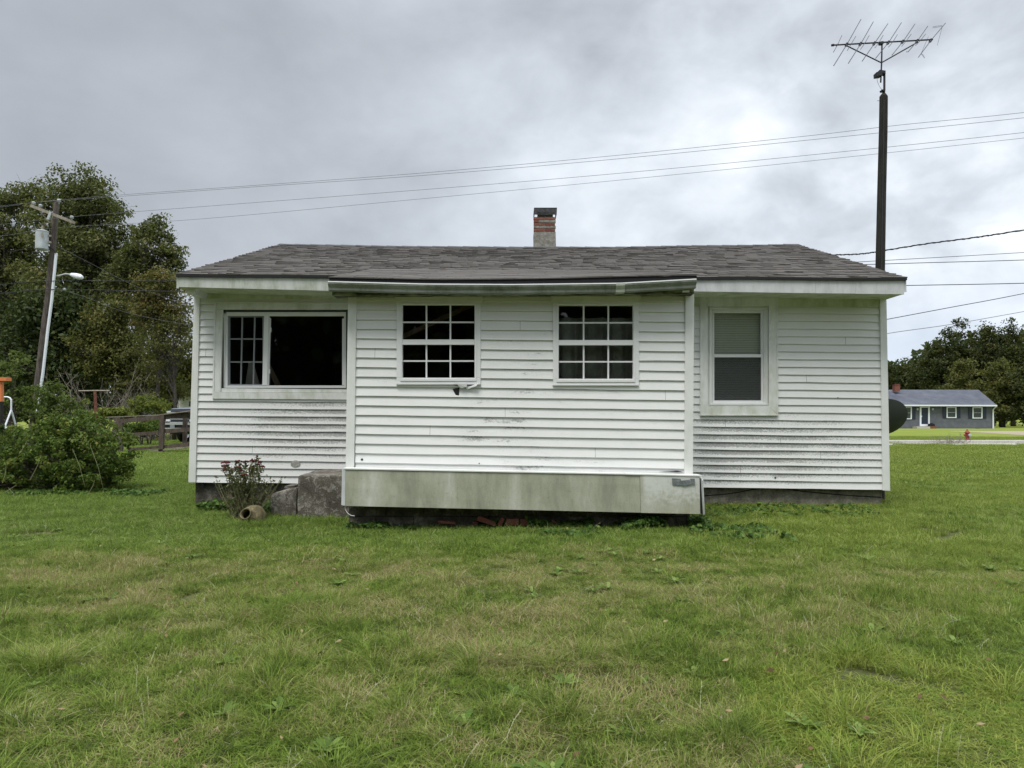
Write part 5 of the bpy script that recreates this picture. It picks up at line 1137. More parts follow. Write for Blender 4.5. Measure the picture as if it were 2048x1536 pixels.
# ------------------------------------------------------------------ right side: neighbour's house, hydrant, woods
YN = 84.0
z8 = lambda x, y: (1770 + x / 7.367, 760 + y / 7.367)
NH = empty('neighbour_house', (P(1880, 836, YN).x, YN + 4, 0), 'long low grey-blue sided house with white trim far to the right', 'house')
SIDE = mat('grey_blue_siding', m_conc((0.10, 0.108, 0.13), (0.12, 0.128, 0.152), (0.14, 0.148, 0.17), .3), rough=.7)
NROOF = mat('blue_grey_roof', m_conc((0.060, 0.068, 0.090), (0.088, 0.097, 0.122), (0.11, 0.12, 0.148), .12), rough=.9)
NAVY = mat('navy_paint', base=(0.018, 0.026, 0.048), rough=.5); NGL = mat('dim_glass', base=(0.05, 0.06, 0.055), rough=.15)
part('wall', SIDE, NH, lambda b: b.qbox([(1640, 811), (1985, 811), (1985, 858.2), (1640, 858.2)], YN + .03, 8.0))
b = MB(); y = 813.0
while y < 857:
    b.hexa([P(1640, y, YN + .02), P(1985, y, YN + .02), P(1985, y + 2.4, YN - .01), P(1640, y + 2.4, YN - .01)], [P(1640, y, YN + .035), P(1985, y, YN + .035), P(1985, y + 2.4, YN + .035), P(1640, y + 2.4, YN + .035)]); y += 2.45
b.build('lap_siding', SIDE, NH)
ea, eb = P(1630, 810, YN - .5), P(1994, 810.8, YN - .5); ra, rb_ = P(1640, 780, YN + 4.2), P(1958, 780.2, YN + 4.2)
ra.x = ea.x
rb_.x = P(1958, 780, YN + 4.2).x
NR = MB().hexa([ra, rb_, eb, ea], [ra + Vector((0, .1, .05)), rb_ + Vector((0, .1, .05)), eb + Vector((0, .1, .08)), ea + Vector((0, .1, .08))]).build('roof', NROOF, NH)
part('rear_slope', NROOF, NH, lambda b: b.face([ra, rb_, Vector((eb.x, YN + 8.9, eb.z)), Vector((ea.x, YN + 8.9, ea.z))]))
part('gutter', WHITEP, NH, lambda b: b.hexa([P(1630, 809, YN - .56), P(1994.5, 809.8, YN - .56), P(1994.5, 812.7, YN - .56), P(1630, 811.8, YN - .56)], [P(1630, 809, YN - .44), P(1994.5, 809.8, YN - .44), P(1994.5, 812.7, YN - .44), P(1630, 811.8, YN - .44)]))
part('downspout', WHITEP, NH, lambda b: b.tube([P(1992, 813, YN - .45), P(1988.5, 816.5, YN - .1), P(1986, 820, YN - .08), P(1986.6, 857.5, YN - .08), P(1988, 858, YN - .2)], .085, 6))
part('chimney', BRICK, NR, lambda b: b.qbox([z8(145, 68), z8(224, 68), z8(222, 166), z8(148, 166)], YN + 2.8, .6)); part('chimney_cap', BRICK, NR, lambda b: b.qbox([z8(140, 60), z8(228, 60), z8(222, 70), z8(148, 70)], YN + 2.75, .7))
def far_window(a, c, sh, arch=False):
    Wn = bpy.data.objects.new('window', None); COL.objects.link(Wn); Wn.parent = NH; Wn.location = P(*z8(a[0], c[1]), YN) - NH.location
    (xa, ya), (xb, yb) = z8(*a), z8(*c)
    part('frame', WHITEP, Wn, lambda b: frame(b, xa, ya, xb, yb, 2.2, 1.8, 2.2, 1.8, YN - .08, .10)); part('pane', NGL, Wn, lambda b: b.rbox(xa + 2.2, ya + 1.8, xb - 2.2, yb - 1.8, YN - .02, .03))
    part('meeting_rail', GALV, Wn, lambda b: b.rbox(xa + 2.2, (ya + yb) / 2 - .4, xb - 2.2, (ya + yb) / 2 + .4, YN - .05, .03))
    for (s0, s1) in sh: part('shutter', NAVY, NH, lambda b: b.rbox(z8(s0, 0)[0], ya - .3, z8(s1, 0)[0], yb - .2, YN - .06, .05))
far_window((302, 392), (396, 578), [(398, 450)]); far_window((908, 397), (1055, 560), [(852, 905), (1060, 1112)]); far_window((1290, 399), (1438, 567), [(1232, 1286), (1443, 1495)])
ARC = bpy.data.objects.new('bay_window', None); COL.objects.link(ARC); ARC.parent = NH; ARC.location = P(1800, 840, YN) - NH.location
part('frame', WHITEP, ARC, lambda b: (b.rbox(1780, 813.2, 1810.4, 816.2, YN - .085, .1), b.rbox(1806.5, 816.4, 1810.4, 834, YN - .085, .1)))
part('arch', WHITEP, ARC, lambda b: [b.hexa([P(1799 + 8.5 * math.cos(t), 826 - 10 * math.sin(t), YN - .08), P(1799 + 8.5 * math.cos(t2), 826 - 10 * math.sin(t2), YN - .08), P(1799 + 7 * math.cos(t2), 826 - 8.3 * math.sin(t2), YN - .08), P(1799 + 7 * math.cos(t), 826 - 8.3 * math.sin(t), YN - .08)], [P(1799 + 8.5 * math.cos(t), 826 - 10 * math.sin(t), YN), P(1799 + 8.5 * math.cos(t2), 826 - 10 * math.sin(t2), YN), P(1799 + 7 * math.cos(t2), 826 - 8.3 * math.sin(t2), YN), P(1799 + 7 * math.cos(t), 826 - 8.3 * math.sin(t), YN)]) for t, t2 in [(i * math.pi / 10, (i + 1) * math.pi / 10) for i in range(10)]])
part('pane', NGL, ARC, lambda b: b.rbox(1780, 816.4, 1806.3, 834, YN - .02, .03))
DR = bpy.data.objects.new('door', None); COL.objects.link(DR); DR.parent = NH; DR.location = P(1850, 852, YN) - NH.location
(dx0, dy0), (dx1, dy1) = z8(515, 392), z8(660, 680)
part('frame', WHITEP, DR, lambda b: frame(b, dx0, dy0, dx1, dy1, 3, 2, 3, 4, YN - .1, .12)); part('door_panel', NAVY, DR, lambda b: b.rbox(dx0 + 3, dy0 + 2, dx1 - 3, dy1 - 4, YN - .04, .05)); part('handle', WHITEP, DR, lambda b: b.rbox(dx0 + 3.4, 831, dx0 + 4.2, 834, YN - .12, .06))
for px in (483, 706): part('wall_lamp', GALV, NH, lambda b: b.rbox(z8(px - 12, 0)[0], 816.5, z8(px + 12, 0)[0], 820.5, YN - .15, .12))
part('door_step', KERB, NH, lambda b: (b.rbox(z8(470, 0)[0], 853.0, z8(665, 0)[0], 858, YN - 1.0, .95), )); part('door_step', BRICK, NH, lambda b: b.rbox(z8(640, 0)[0], 852.8, z8(755, 0)[0], 858, YN - .9, .8))
b = MB(); b.rbox(z8(668, 0)[0], 847.5, z8(735, 0)[0], 852.6, YN - .7, .5); b.rbox(z8(690, 0)[0], 846.3, z8(712, 0)[0], 847.6, YN - .6, .3); b.build('black_box', BLACK, label='small black box on the step of the far grey-blue house', cat='box')
part('vent', HOLE, NH, lambda b: b.rbox(1951, 856.4, 1959, 858.4, YN - .03, .03))
# hydrant
HC = P(1925, 886, 36.0); hz = 0.14
RED = mat('red_hydrant_paint', m_conc((0.15, 0.018, 0.014), (0.24, 0.035, 0.026), (0.30, 0.06, 0.045), 2), rough=.55); HY = empty('fire_hydrant', (HC.x, 35.6, hz), 'red fire hydrant standing on the verge by the road', 'fire hydrant')
hc = (HC.x, 35.6, hz)
part('barrel', RED, HY, lambda b: b.lathe(hc, [(0, 0), (.115, 0), (.115, .04), (.085, .05), (.085, .30), (.10, .31), (.10, .33), (.085, .34)], 16)); part('bonnet', RED, HY, lambda b: b.lathe(hc, [(.12, .34), (.12, .36), (.095, .40), (.05, .45), (.03, .46), (.03, .51), (0, .51)], 16))
My = Euler((math.radians(90), 0, 0)).to_matrix(); Mx = Euler((0, math.radians(90), 0)).to_matrix()
part('outlet', RED, HY, lambda b: b.lathe((hc[0] - .17, hc[1], hz + .24), [(0, 0), (.03, .0), (.045, .02), (.045, .32), (.03, .34), (0, .34)], 10, Mx)); part('pumper_cap', GALV, HY, lambda b: b.lathe((hc[0] + .05, hc[1] - .07, hz + .24), [(.065, 0), (.065, .06), (0, .07)], 12, My))
dead = dead_brush('dry_weeds', 'patch of dry brown weeds left of the red hydrant', 1897, 34.6, 1.7, .5, 70, 51, .008); dead['category'] = 'weeds'
# woods on the right
RT = [(1782, 724, 30, 118, L_WOOD, 'low dark tree at the left end of the far tree line'), (1812, 712, 26, 116, L_WOOD, 'olive green tree behind the red brick chimney'), (1843, 704, 30, 112, L_WOOD, 'dark green tree left of the first tall crown'), (1868, 684, 26, 108, L_WOOD, 'dark stepped crown rising behind the far roof'),
      (1893, 652, 34, 106, L_WOOD, 'spiky dark tree above the middle of the far roof'), (1918, 640, 32, 108, L_WOOD, 'brownish green tree at the first peak of the tree line'), (1948, 655, 30, 110, L_WOOD, 'olive tree just right of the first peak'), (1976, 640, 26, 106, L_WOOD, 'slim dark tree behind the right end of the far roof'), (2002, 652, 30, 108, L_WOOD, 'green tree between the two slim dark crowns'),
      (2026, 640, 28, 104, L_WOOD, 'olive brown tree close to the right edge'), (2056, 646, 34, 106, L_WOOD, 'dark tree cut by the right edge of the photo'), (1926, 720, 36, 98, L_OLIVE, 'lighter green tree directly above the white trimmed windows'), (2004, 706, 44, 94, L_OLIVE, 'broad yellowing tree right of the far grey-blue house'), (2060, 720, 50, 92, L_WOOD, 'dark low tree right of the broad yellowing tree')]
for i, (px, top, rx, Y_, m_, lab) in enumerate(RT):
    h = 862 - top; wv = rx
    bl = [(px, top + h * .14, wv * .5, h * .15), (px - wv * .25, top + h * .36, wv * .7, h * .22), (px + wv * .3, top + h * .42, wv * .7, h * .22), (px, top + h * .66, wv * .95, h * .28)]
    plant('forest_tree', lab, 'tree', base_at(px, Y_), pxb(bl, Y_), 150, 62, 1.0, 0.33, m_, 60 + i, .3, nlimb=16, shell=.5, tone=.6)
mass('distant_woods', [(c[0], c[1], c[2], c[3], 5.0, c[5]) for c in pxb([(1700, 770, 120, 50), (1800, 780, 80, 60), (1880, 760, 70, 80), (1960, 750, 80, 90), (2050, 750, 90, 90), (2160, 740, 100, 110), (2300, 740, 100, 110), (2440, 740, 100, 110), (1560, 790, 120, 46), (1380, 790, 120, 46), (1180, 790, 120, 46), (980, 790, 120, 46), (780, 790, 120, 46), (600, 790, 120, 50)], 125)], 125, L_DARK, 22, 1.1, 30000)
# woods behind the camera, mirrored in the window panes
rngm = random.Random(77); sp = []
for i in range(26): x = -50 + i * 4; sp.append((x + rngm.uniform(-1, 1), -34 + rngm.uniform(-3, 3), 5.5, 3.8, 3.0, rngm.uniform(7, 9.5)))
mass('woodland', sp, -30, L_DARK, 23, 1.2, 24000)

# ------------------------------------------------------------------ ivy and weeds against the walls
def ground_cover(name, regions, leaf, m, seed, label=None):
    rng = np.random.default_rng(seed); Cs = []
    for (pxa, pxb_, Ya, Yb_, h, n) in regions:
        x = rng.uniform(P(pxa, 900, Ya).x, P(pxb_, 900, Ya).x, n); y = rng.uniform(Ya, Yb_, n)
        hh = h * (0.35 + 0.65 * np.array([max(0, mnoise.noise(Vector((a * 2.2, c * 2.2, seed))) + .5) for a, c in zip(x, y)]))
        Cs.append(np.stack([x, y, rng.uniform(0.02, 1, n) ** 0.7 * hh + 0.015], 1))
    C = np.concatenate(Cs); C = C[[mnoise.noise(Vector((a * 2.6, c * 3.4, seed + 5))) + .3 * mnoise.noise(Vector((a * 9, c * 9, seed))) > -.06 for a, c, _ in C.tolist()]]; Nn = rng.normal(size=C.shape) * .6 + np.array([0, -.35, 1.0]); Nn /= np.linalg.norm(Nn, axis=1)[:, None]
    leaf_object(name, leaf_arrays(C, Nn, leaf, rng, .85), rng.uniform(0, 1, len(C)), m, None, kind='stuff')
ground_cover('ground_ivy', [(688, 770, 7.9, 8.2, .10, 900), (770, 940, 7.95, 8.2, .05, 900), (1050, 1180, 7.95, 8.15, .14, 1600), (1180, 1390, 7.75, 8.15, .15, 4200), (1380, 1430, 7.6, 8.4, .12, 1100), (900, 1060, 8.03, 8.15, .10, 800)], .045, L_IVY, 91)
ground_cover('broadleaf_weed', [(380, 480, 9.4, 10.1, .14, 1300), (500, 600, 8.9, 9.6, .16, 1200), (1440, 1590, 7.1, 8.1, .09, 1100), (1420, 1790, 9.0, 10.1, .06, 900), (1080, 1200, 7.4, 7.8, .05, 260), (10, 300, 11.2, 11.9, .10, 1600)], .055, L_IVY, 92)
# ------------------------------------------------------------------ sedum with red flower heads, and the broken pot
SEDL = mat('sedum_leaf', m_leaf([(0, (.05, .07, .03)), (.6, (.10, .12, .05)), (1, (.19, .18, .09))], .25)); SEDF = mat('dark_red_flower', m_conc((0.055, 0.010, 0.012), (0.13, 0.022, 0.024), (0.20, 0.05, 0.04), 6), rough=.9)
SD = empty('sedum_plant', P(492, 1040, 8.75) * 1.0, 'leggy sedum with dark red flower heads by the left wall', 'plant'); SD.location.z = 0
z7 = lambda x, y: (420 + x / 6.827, 890 + y / 6.827)
heads = [(218, 243, 62), (205, 292, 62), (200, 345, 42), (290, 345, 55), (390, 310, 36), (400, 228, 38), (350, 232, 16), (490, 235, 38), (435, 360, 24), (470, 410, 46), (560, 335, 42), (575, 215, 28), (630, 225, 48), (690, 240, 36), (655, 275, 30), (712, 305, 46), (640, 155, 8), (575, 310, 42)]
rs = random.Random(4); st = MB(); lv = []
for i, (hx, hy, hr) in enumerate(heads):
    Yh = 8.75 + rs.uniform(-.22, .22); top = P(*z7(hx, hy), Yh); r = hr / 6.827 / F * Yh; bs = P(*z7(rs.uniform(380, 560), 900), 8.75 + rs.uniform(-.1, .1)); bs.z = 0.02
    mid = bs.lerp(top, .55) + Vector(((top.x - bs.x) * -.12, 0, .04)); pts = [bs, bs.lerp(mid, .5), mid, mid.lerp(top, .6), top]; st.tube(pts, [.005, .005, .004, .0035, .003], 5)
    b = MB()
    for k in range(max(5, int(r * 420))):
        a = rs.uniform(0, 6.28); q = math.sqrt(rs.random()) * r; c = top + Vector((q * math.cos(a), q * math.sin(a) * .8, .016 * (1 - (q / r) ** 2) + rs.uniform(-.004, .004)))
        b.lathe(c, [(0, .009), (.010, .004), (.011, -.003), (.004, -.010)], 6)
        if k % 3 == 0: st.tube([top - Vector((0, 0, .05)), c - Vector((0, 0, .005))], .0015, 3, caps=False)
    b.build('flower_head', SEDF, SD)
    for t in np.linspace(.30, .97, 16):
        k = min(3, int(t * 4)); p = pts[k].lerp(pts[k + 1], t * 4 - k); lv += [p + Vector((rs.gauss(0, .018), rs.gauss(0, .018), rs.gauss(0, .01))) for _ in range(3)]
for i in range(150):
    a = rs.uniform(-1.2, 1.2); bs = P(*z7(rs.uniform(290, 640), 900), rs.uniform(8.62, 8.95)); bs.z = .02; L = rs.uniform(.15, .5); e = bs + Vector((a * L * .6, rs.uniform(-.15, .15), L)); st.tube([bs, bs.lerp(e, .5) + Vector((a * .03, 0, .03)), e], [.004, .003, .0015], 4, caps=False)
    lv += [bs.lerp(e, t) + Vector((rs.gauss(0, .015), rs.gauss(0, .015), 0)) for t in (.3, .5, .7, .9, 1)]
st.build('stem', mat('sedum_stem', base=(.14, .13, .07), rough=.8), SD)
rng = np.random.default_rng(5); C = np.array([tuple(p) for p in lv]); Nn = rng.normal(size=C.shape) + np.array([0, 0, .6]); Nn /= np.linalg.norm(Nn, axis=1)[:, None]
leaf_object('leaf', leaf_arrays(C, Nn, .055, rng, .35, .1), rng.uniform(0, 1, len(C)), SEDL, SD)
POT = mat('mossy_yellow_clay', m_conc((0.06, 0.055, 0.028), (0.15, 0.125, 0.065), (0.27, 0.23, 0.125), 2.5), rough=.9)
pc = P(500, 1026, 8.42); pc.z = .05
Mp = Euler((math.radians(66), 0, math.radians(-14))).to_matrix()
b = MB(); b.lathe(pc + Vector((.02, .06, .02)), [(0, -.16), (.08, -.15), (.13, -.08), (.145, .0), (.125, .08), (.085, .13), (.062, .16), (.068, .175), (.056, .178), (.05, .15), (.07, .08)], 22, Mp)
for i, v in enumerate(b.v):
    q = Vector(v); q += Vector((nz(q.x * 12, q.y * 12, q.z * 12), 0, nz(q.z * 12, q.x * 12, 4))) * .012; b.v[i] = tuple(q)
PT = b.build('clay_pot', POT, smooth=True, label='broken yellowish clay pot tipped over under the sedum', cat='pot')
# ------------------------------------------------------------------ lawn
def m_grass(t, b):
    p = t.pos(); x, y, z = t.sep(p); r = t.attr('rnd'); h = t.attr('tip')
    flat = t.vscale(p, 1, 1, 0)
    n1 = t.noise(flat, 0.42, 3, .55); n2 = t.noise(flat, 1.7, 4, .6); n3 = t.noise(flat, 6.0, 3, .6)
    # dryness: tan patches in the middle distance and near the camera, fresh green by the house and to the right
    house = t.step(y, 6.2, 7.6); rightg = t.step(x, 1.2, 4.5); mid = t.mul(t.step(y, 3.6, 4.7), t.step(y, 6.6, 5.7))
    dry = t.add(t.add(t.mul(n1, .45), t.mul(n2, .65)), t.mul(n3, .35)); dry = t.add(dry, -.05)
    dry = t.add(dry, t.add(t.mul(mid, .05), t.add(t.mul(house, -.24), t.mul(rightg, -.12))))
    dry = t.add(dry, t.mul(t.step(t.m('ABSOLUTE', t.add(x, t.mul(y, -.05))), 2.4, .3), .03))
    ex = t.m('POWER', t.m('DIVIDE', t.add(x, -1.72), .78), 2.0); ey = t.m('POWER', t.m('DIVIDE', t.add(y, -2.95), .85), 2.0)
    lime = t.step(t.add(ex, ey), 1.15, .80)
    dry = t.add(dry, t.mul(lime, -.28))
    d = t.step(dry, .60, .90)
    isdry = t.step(t.add(t.attr('rnd2'), t.mul(d, .50)), .94, 1.02)
    pat = t.step(t.add(t.mul(n2, .55), t.mul(n3, .45)), .39, .61)
    green = t.ramp(t.add(t.mul(r, .50), t.mul(pat, .50)), [(.12, (.062, .100, .018)), (.40, (.150, .220, .038)), (.68, (.255, .330, .068)), (.95, (.45, .50, .20))])
    limec = t.ramp(r, [(.1, (.135, .182, .026)), (.5, (.26, .32, .052)), (.9, (.40, .44, .11))])
    lw = t.m('MAXIMUM', t.mul(rightg, t.mul(t.step(n1, .32, .6), .65)), lime)
    lw = t.m('MAXIMUM', lw, t.mul(t.step(y, 14, 26), .75))
    green = t.mix(t.mul(lw, .85), green, limec)
    green = t.mix(t.mul(house, t.mul(t.step(x, 2.4, .6), .55)), green, t.mix(r, (.080, .145, .030), (.195, .295, .080)))
    bt = t.noise(flat, 11.0, 3, .6)
    green = t.mix(t.step(bt, .42, .66), green, t.mix(r, (.14, .235, .025), (.28, .37, .08)))
    green = t.mix(t.mul(d, .50), green, t.mix(r, (.18, .205, .05), (.36, .36, .135)))
    straw = t.ramp(r, [(0, (.25, .205, .095)), (.5, (.37, .31, .16)), (1, (.52, .46, .28))])
    c = t.mix(isdry, green, straw)
    c = t.mix(t.mul(t.step(h, .5, 0), .25), c, (.19, .17, .08))       # brown sheath at the foot of each blade
    col(t, b, c); b.inputs['Roughness'].default_value = .5; b.inputs['Specular IOR Level'].default_value = .10
    tl = t.new('ShaderNodeBsdfTranslucent'); t.l.new(c, tl.inputs[0]); m = t.new('ShaderNodeMixShader'); m.inputs[0].default_value = .42
    out = t.n['Material Output']; t.l.new(b.outputs[0], m.inputs[1]); t.l.new(tl.outputs[0], m.inputs[2]); t.l.new(m.outputs[0], out.inputs[0])
GRASS = mat('grass_blade', m_grass)

def blade_mesh(name, n, size, hmin, hmax, w, lean, seed, clump=0.0, radial=False, m=None, dryfrac=.0):
    """n curved blades in a square tile: 2 quads + 1 triangle each, with rnd and tip attributes"""
    rng = np.random.default_rng(seed)
    if radial:
        a0 = rng.uniform(0, 2 * np.pi, n); q = np.sqrt(rng.uniform(0, 1, n)) * size; bx, by = q * np.cos(a0), q * np.sin(a0); az = a0 + rng.normal(0, .5, n)
    else:
        bx, by = rng.uniform(-size / 2, size / 2, n), rng.uniform(-size / 2, size / 2, n)
        if clump:
            k = max(4, int(n / 28)); cx, cy = rng.uniform(-size / 2, size / 2, k), rng.uniform(-size / 2, size / 2, k); j = rng.integers(0, k, n); sel = rng.uniform(0, 1, n) < clump
            bx = np.where(sel, cx[j] + rng.normal(0, .014, n), bx); by = np.where(sel, cy[j] + rng.normal(0, .014, n), by)
        az = rng.uniform(0, 2 * np.pi, n)
    H = rng.uniform(hmin, hmax, n) * np.where(rng.uniform(0, 1, n) < .06, 1.5, 1.0); ln = np.abs(rng.normal(lean, lean * .6, n)); dx, dy = np.cos(az), np.sin(az)
    wd = w * rng.uniform(.6, 1.3, n); tw = az + np.pi / 2 + rng.normal(0, .5, n); sx, sy = np.cos(tw) * wd / 2, np.sin(tw) * wd / 2
    V = np.empty((n, 7, 3)); T = np.array([0, 0, .4, .4, .75, .75, 1.0])
    for lvl, (f, wf) in enumerate(((0, 1.0), (.42, .9), (.78, .6))):
        off = ln * f ** 1.8 * H * 1.3; zz = H * (f - .38 * np.minimum(ln, 1.4) * f * f * .8)
        for s, i in ((-1, 2 * lvl), (1, 2 * lvl + 1)): V[:, i, 0] = bx + dx * off + s * sx * wf; V[:, i, 1] = by + dy * off + s * sy * wf; V[:, i, 2] = zz
    off = ln * 1.3 * H; V[:, 6, 0] = bx + dx * off; V[:, 6, 1] = by + dy * off; V[:, 6, 2] = np.maximum(H * (1 - .38 * np.minimum(ln, 1.4) * 1.0), .01)
    base = (np.arange(n) * 7)[:, None]; quads = np.concatenate([base + np.array([0, 1, 3, 2]), base + np.array([2, 3, 5, 4])], 1).reshape(-1, 4); tris = base + np.array([4, 5, 6])
    me = bpy.data.meshes.new(name); me.vertices.add(n * 7); me.vertices.foreach_set('co', V.astype(np.float32).ravel())
    lv = np.concatenate([quads.ravel(), tris.ravel()]).astype(np.int32); me.loops.add(len(lv)); me.loops.foreach_set('vertex_index', lv)
    me.polygons.add(n * 3); me.polygons.foreach_set('loop_start', np.concatenate([np.arange(2 * n) * 4, 8 * n + np.arange(n) * 3]).astype(np.int32))
    r = rng.uniform(0, 1, n)
    at = me.attributes.new('rnd', 'FLOAT', 'POINT'); at.data.foreach_set('value', np.repeat(r, 7).astype(np.float32))
    at = me.attributes.new('tip', 'FLOAT', 'POINT'); at.data.foreach_set('value', np.tile(T, n).astype(np.float32))
    at = me.attributes.new('rnd2', 'FLOAT', 'POINT'); at.data.foreach_set('value', np.repeat(rng.uniform(0, 1, n), 7).astype(np.float32))
    me.materials.append(m or GRASS); me.update(calc_edges=True)
    return me
def scatter(name, meshes, pts, rot, scl, zscl, idx, kind='stuff'):
    """one stuff object: geometry nodes place the tile meshes on the given points"""
    src = bpy.data.collections.new(name + '_tiles')
    for i, me in enumerate(meshes):
        o = bpy.data.objects.new('%s_tile_%02d' % (name, i), me); src.objects.link(o)
    me = bpy.data.meshes.new(name); me.vertices.add(len(pts)); me.vertices.foreach_set('co', np.asarray(pts, dtype=np.float32).ravel())
    for nm, dat, ty in (('rot', rot, 'FLOAT'), ('scl', scl, 'FLOAT'), ('zscl', zscl, 'FLOAT'), ('idx', idx, 'INT')):
        at = me.attributes.new(nm, ty, 'POINT'); at.data.foreach_set('value', np.asarray(dat, dtype=np.int32 if ty == 'INT' else np.float32))
    me.update(); o = bpy.data.objects.new(name, me); COL.objects.link(o); tag(o, kind=kind)
    ng = bpy.data.node_groups.new(name + '_scatter', 'GeometryNodeTree')
    ng.interface.new_socket('Geometry', in_out='INPUT', socket_type='NodeSocketGeometry'); ng.interface.new_socket('Geometry', in_out='OUTPUT', socket_type='NodeSocketGeometry')
    N = ng.nodes; L = ng.links; gi = N.new('NodeGroupInput'); goo = N.new('NodeGroupOutput'); inst = N.new('GeometryNodeInstanceOnPoints'); ci = N.new('GeometryNodeCollectionInfo')
    ci.inputs['Collection'].default_value = src; ci.inputs['Separate Children'].default_value = True; ci.inputs['Reset Children'].default_value = True
    def na(nm, ty):
        n = N.new('GeometryNodeInputNamedAttribute'); n.data_type = ty; n.inputs['Name'].default_value = nm; return n.outputs['Attribute']
    rx = N.new('ShaderNodeCombineXYZ'); L.new(na('rot', 'FLOAT'), rx.inputs[2]); er = N.new('FunctionNodeEulerToRotation'); L.new(rx.outputs[0], er.inputs[0])
    sx = N.new('ShaderNodeCombineXYZ'); s = na('scl', 'FLOAT'); L.new(s, sx.inputs[0]); L.new(s, sx.inputs[1]); L.new(na('zscl', 'FLOAT'), sx.inputs[2])
    L.new(gi.outputs[0], inst.inputs['Points']); L.new(ci.outputs[0], inst.inputs['Instance']); inst.inputs['Pick Instance'].default_value = True
    L.new(na('idx', 'INT'), inst.inputs['Instance Index']); L.new(er.outputs[0], inst.inputs['Rotation']); L.new(sx.outputs[0], inst.inputs['Scale']); L.new(inst.outputs[0], goo.inputs[0])
    md = o.modifiers.new('scatter', 'NODES'); md.node_group = ng
    return o
def inside_house(x, y): return (-4.3 < x < 5.0 and y > 10.28) or (-1.72 < x < 1.92 and y > 8.3) or (-2.55 < x < -1.7 and 8.95 < y < 9.9)
def grid_pts(y0, y1, step, margin, seed, hs=1.0, right=None):
    rng = np.random.default_rng(seed); out = []
    y = y0
    while y < y1:
        hw = y * 0.69 + margin; x = -hw
        while x < hw:
            px, py = x + rng.uniform(-.4, .4) * step, y + rng.uniform(-.4, .4) * step
            if not inside_house(px, py) and not (px > 6 and 32.9 < py < 35.6):
                zs = 0.60 + 0.75 * max(0, mnoise.noise(Vector((px * .6, py * .6, 3))) + .3) + .75 * max(0, mnoise.noise(Vector((px * 2, py * 2, 9))))
                zs *= 0.72 if ((px - 1.72) / .8) ** 2 + ((py - 2.95) / .85) ** 2 < 1 else 1
                out.append((px, py, gz(px, py), rng.uniform(0, 6.283), zs * hs))
            x += step
        y += step
    return np.array(out)
NV = 6
near = [blade_mesh('near_grass', 2300, .46, .022, .060, .0034, .75, 100 + i, .35) for i in range(NV)]
g = grid_pts(0.6, 7.2, .34, 1.9, 1); rg = np.random.default_rng(7)
scatter('lawn_grass', near, g[:, :3], g[:, 3], rg.uniform(.9, 1.15, len(g)), g[:, 4], rg.integers(0, NV, len(g)))
midm = [blade_mesh('middle_grass', 3600, .85, .028, .075, .0058, .7, 120 + i, .4) for i in range(4)]
g = grid_pts(6.9, 15.5, .62, 2.6, 2)
scatter('lawn_grass', midm, g[:, :3], g[:, 3], rg.uniform(.9, 1.15, len(g)), g[:, 4], rg.integers(0, 4, len(g)))
farm = [blade_mesh('far_grass', 4200, 2.2, .035, .09, .014, .7, 140 + i) for i in range(3)]
g = grid_pts(15.0, 46, 1.7, 5, 3)
scatter('lawn_grass', farm, g[:, :3], g[:, 3], rg.uniform(.9, 1.15, len(g)), g[:, 4], rg.integers(0, 3, len(g)))
# longer tufts where the mower missed, plus seed stalks
tuft = [blade_mesh('grass_tuft', 120, .10, .05, .13, .0036, .85, 160 + i, 0, True) for i in range(4)]
ft = [(480, 1056, .3, 14), (530, 1050, .25, 8), (600, 1050, .4, 12), (660, 1045, .4, 10), (560, 1240, .55, 26), (620, 1215, .3, 10), (1180, 1320, .5, 20), (1010, 1330, .35, 14), (1350, 1290, .35, 12), (300, 1240, .5, 10), (1100, 1430, .3, 8), (460, 1400, .4, 8), (1480, 1100, .8, 16), (1000, 1085, .7, 14), (1250, 1090, .8, 16), (1750, 1060, 1.2, 20), (1950, 1010, 1.5, 24), (150, 1030, 1.4, 26), (1900, 1250, .6, 10), (800, 1300, .6, 12), (60, 1330, .4, 8), (1460, 1460, .3, 9), (700, 1460, .4, 9)]
pp = []; rr = random.Random(12)
for (px, py, sp_, n) in ft:
    c = on_ground(px, py)
    for _ in range(n): pp.append((c.x + rr.gauss(0, sp_ * .5), c.y + rr.gauss(0, sp_ * .28), 0, rr.uniform(0, 6.28), rr.uniform(.55, 1.05)))
for _ in range(420):
    y = 2.1 + 9.5 * rr.random() ** .8; x = rr.uniform(-1, 1) * (y * .69 + .3); pp.append((x, y, 0, rr.uniform(0, 6.28), rr.uniform(.45, 1.1)))
for _ in range(170):                                     # unmown fringe along the walls
    k = rr.random()
    if k < .45: x, y = rr.uniform(1.95, 5.1), rr.uniform(9.95, 10.15)
    elif k < .7: x, y = rr.uniform(-4.4, -2.5), rr.uniform(9.7, 10.1)
    else: x, y = rr.uniform(-1.8, 1.9), rr.uniform(7.6, 7.95)
    pp.append((x, y, 0, rr.uniform(0, 6.28), rr.uniform(.35, .75)))
pp = np.array([q for q in pp if not inside_house(q[0], q[1])])
scatter('lawn_grass', tuft, pp[:, :3], pp[:, 3], pp[:, 4], pp[:, 4], rg.integers(0, 4, len(pp)))
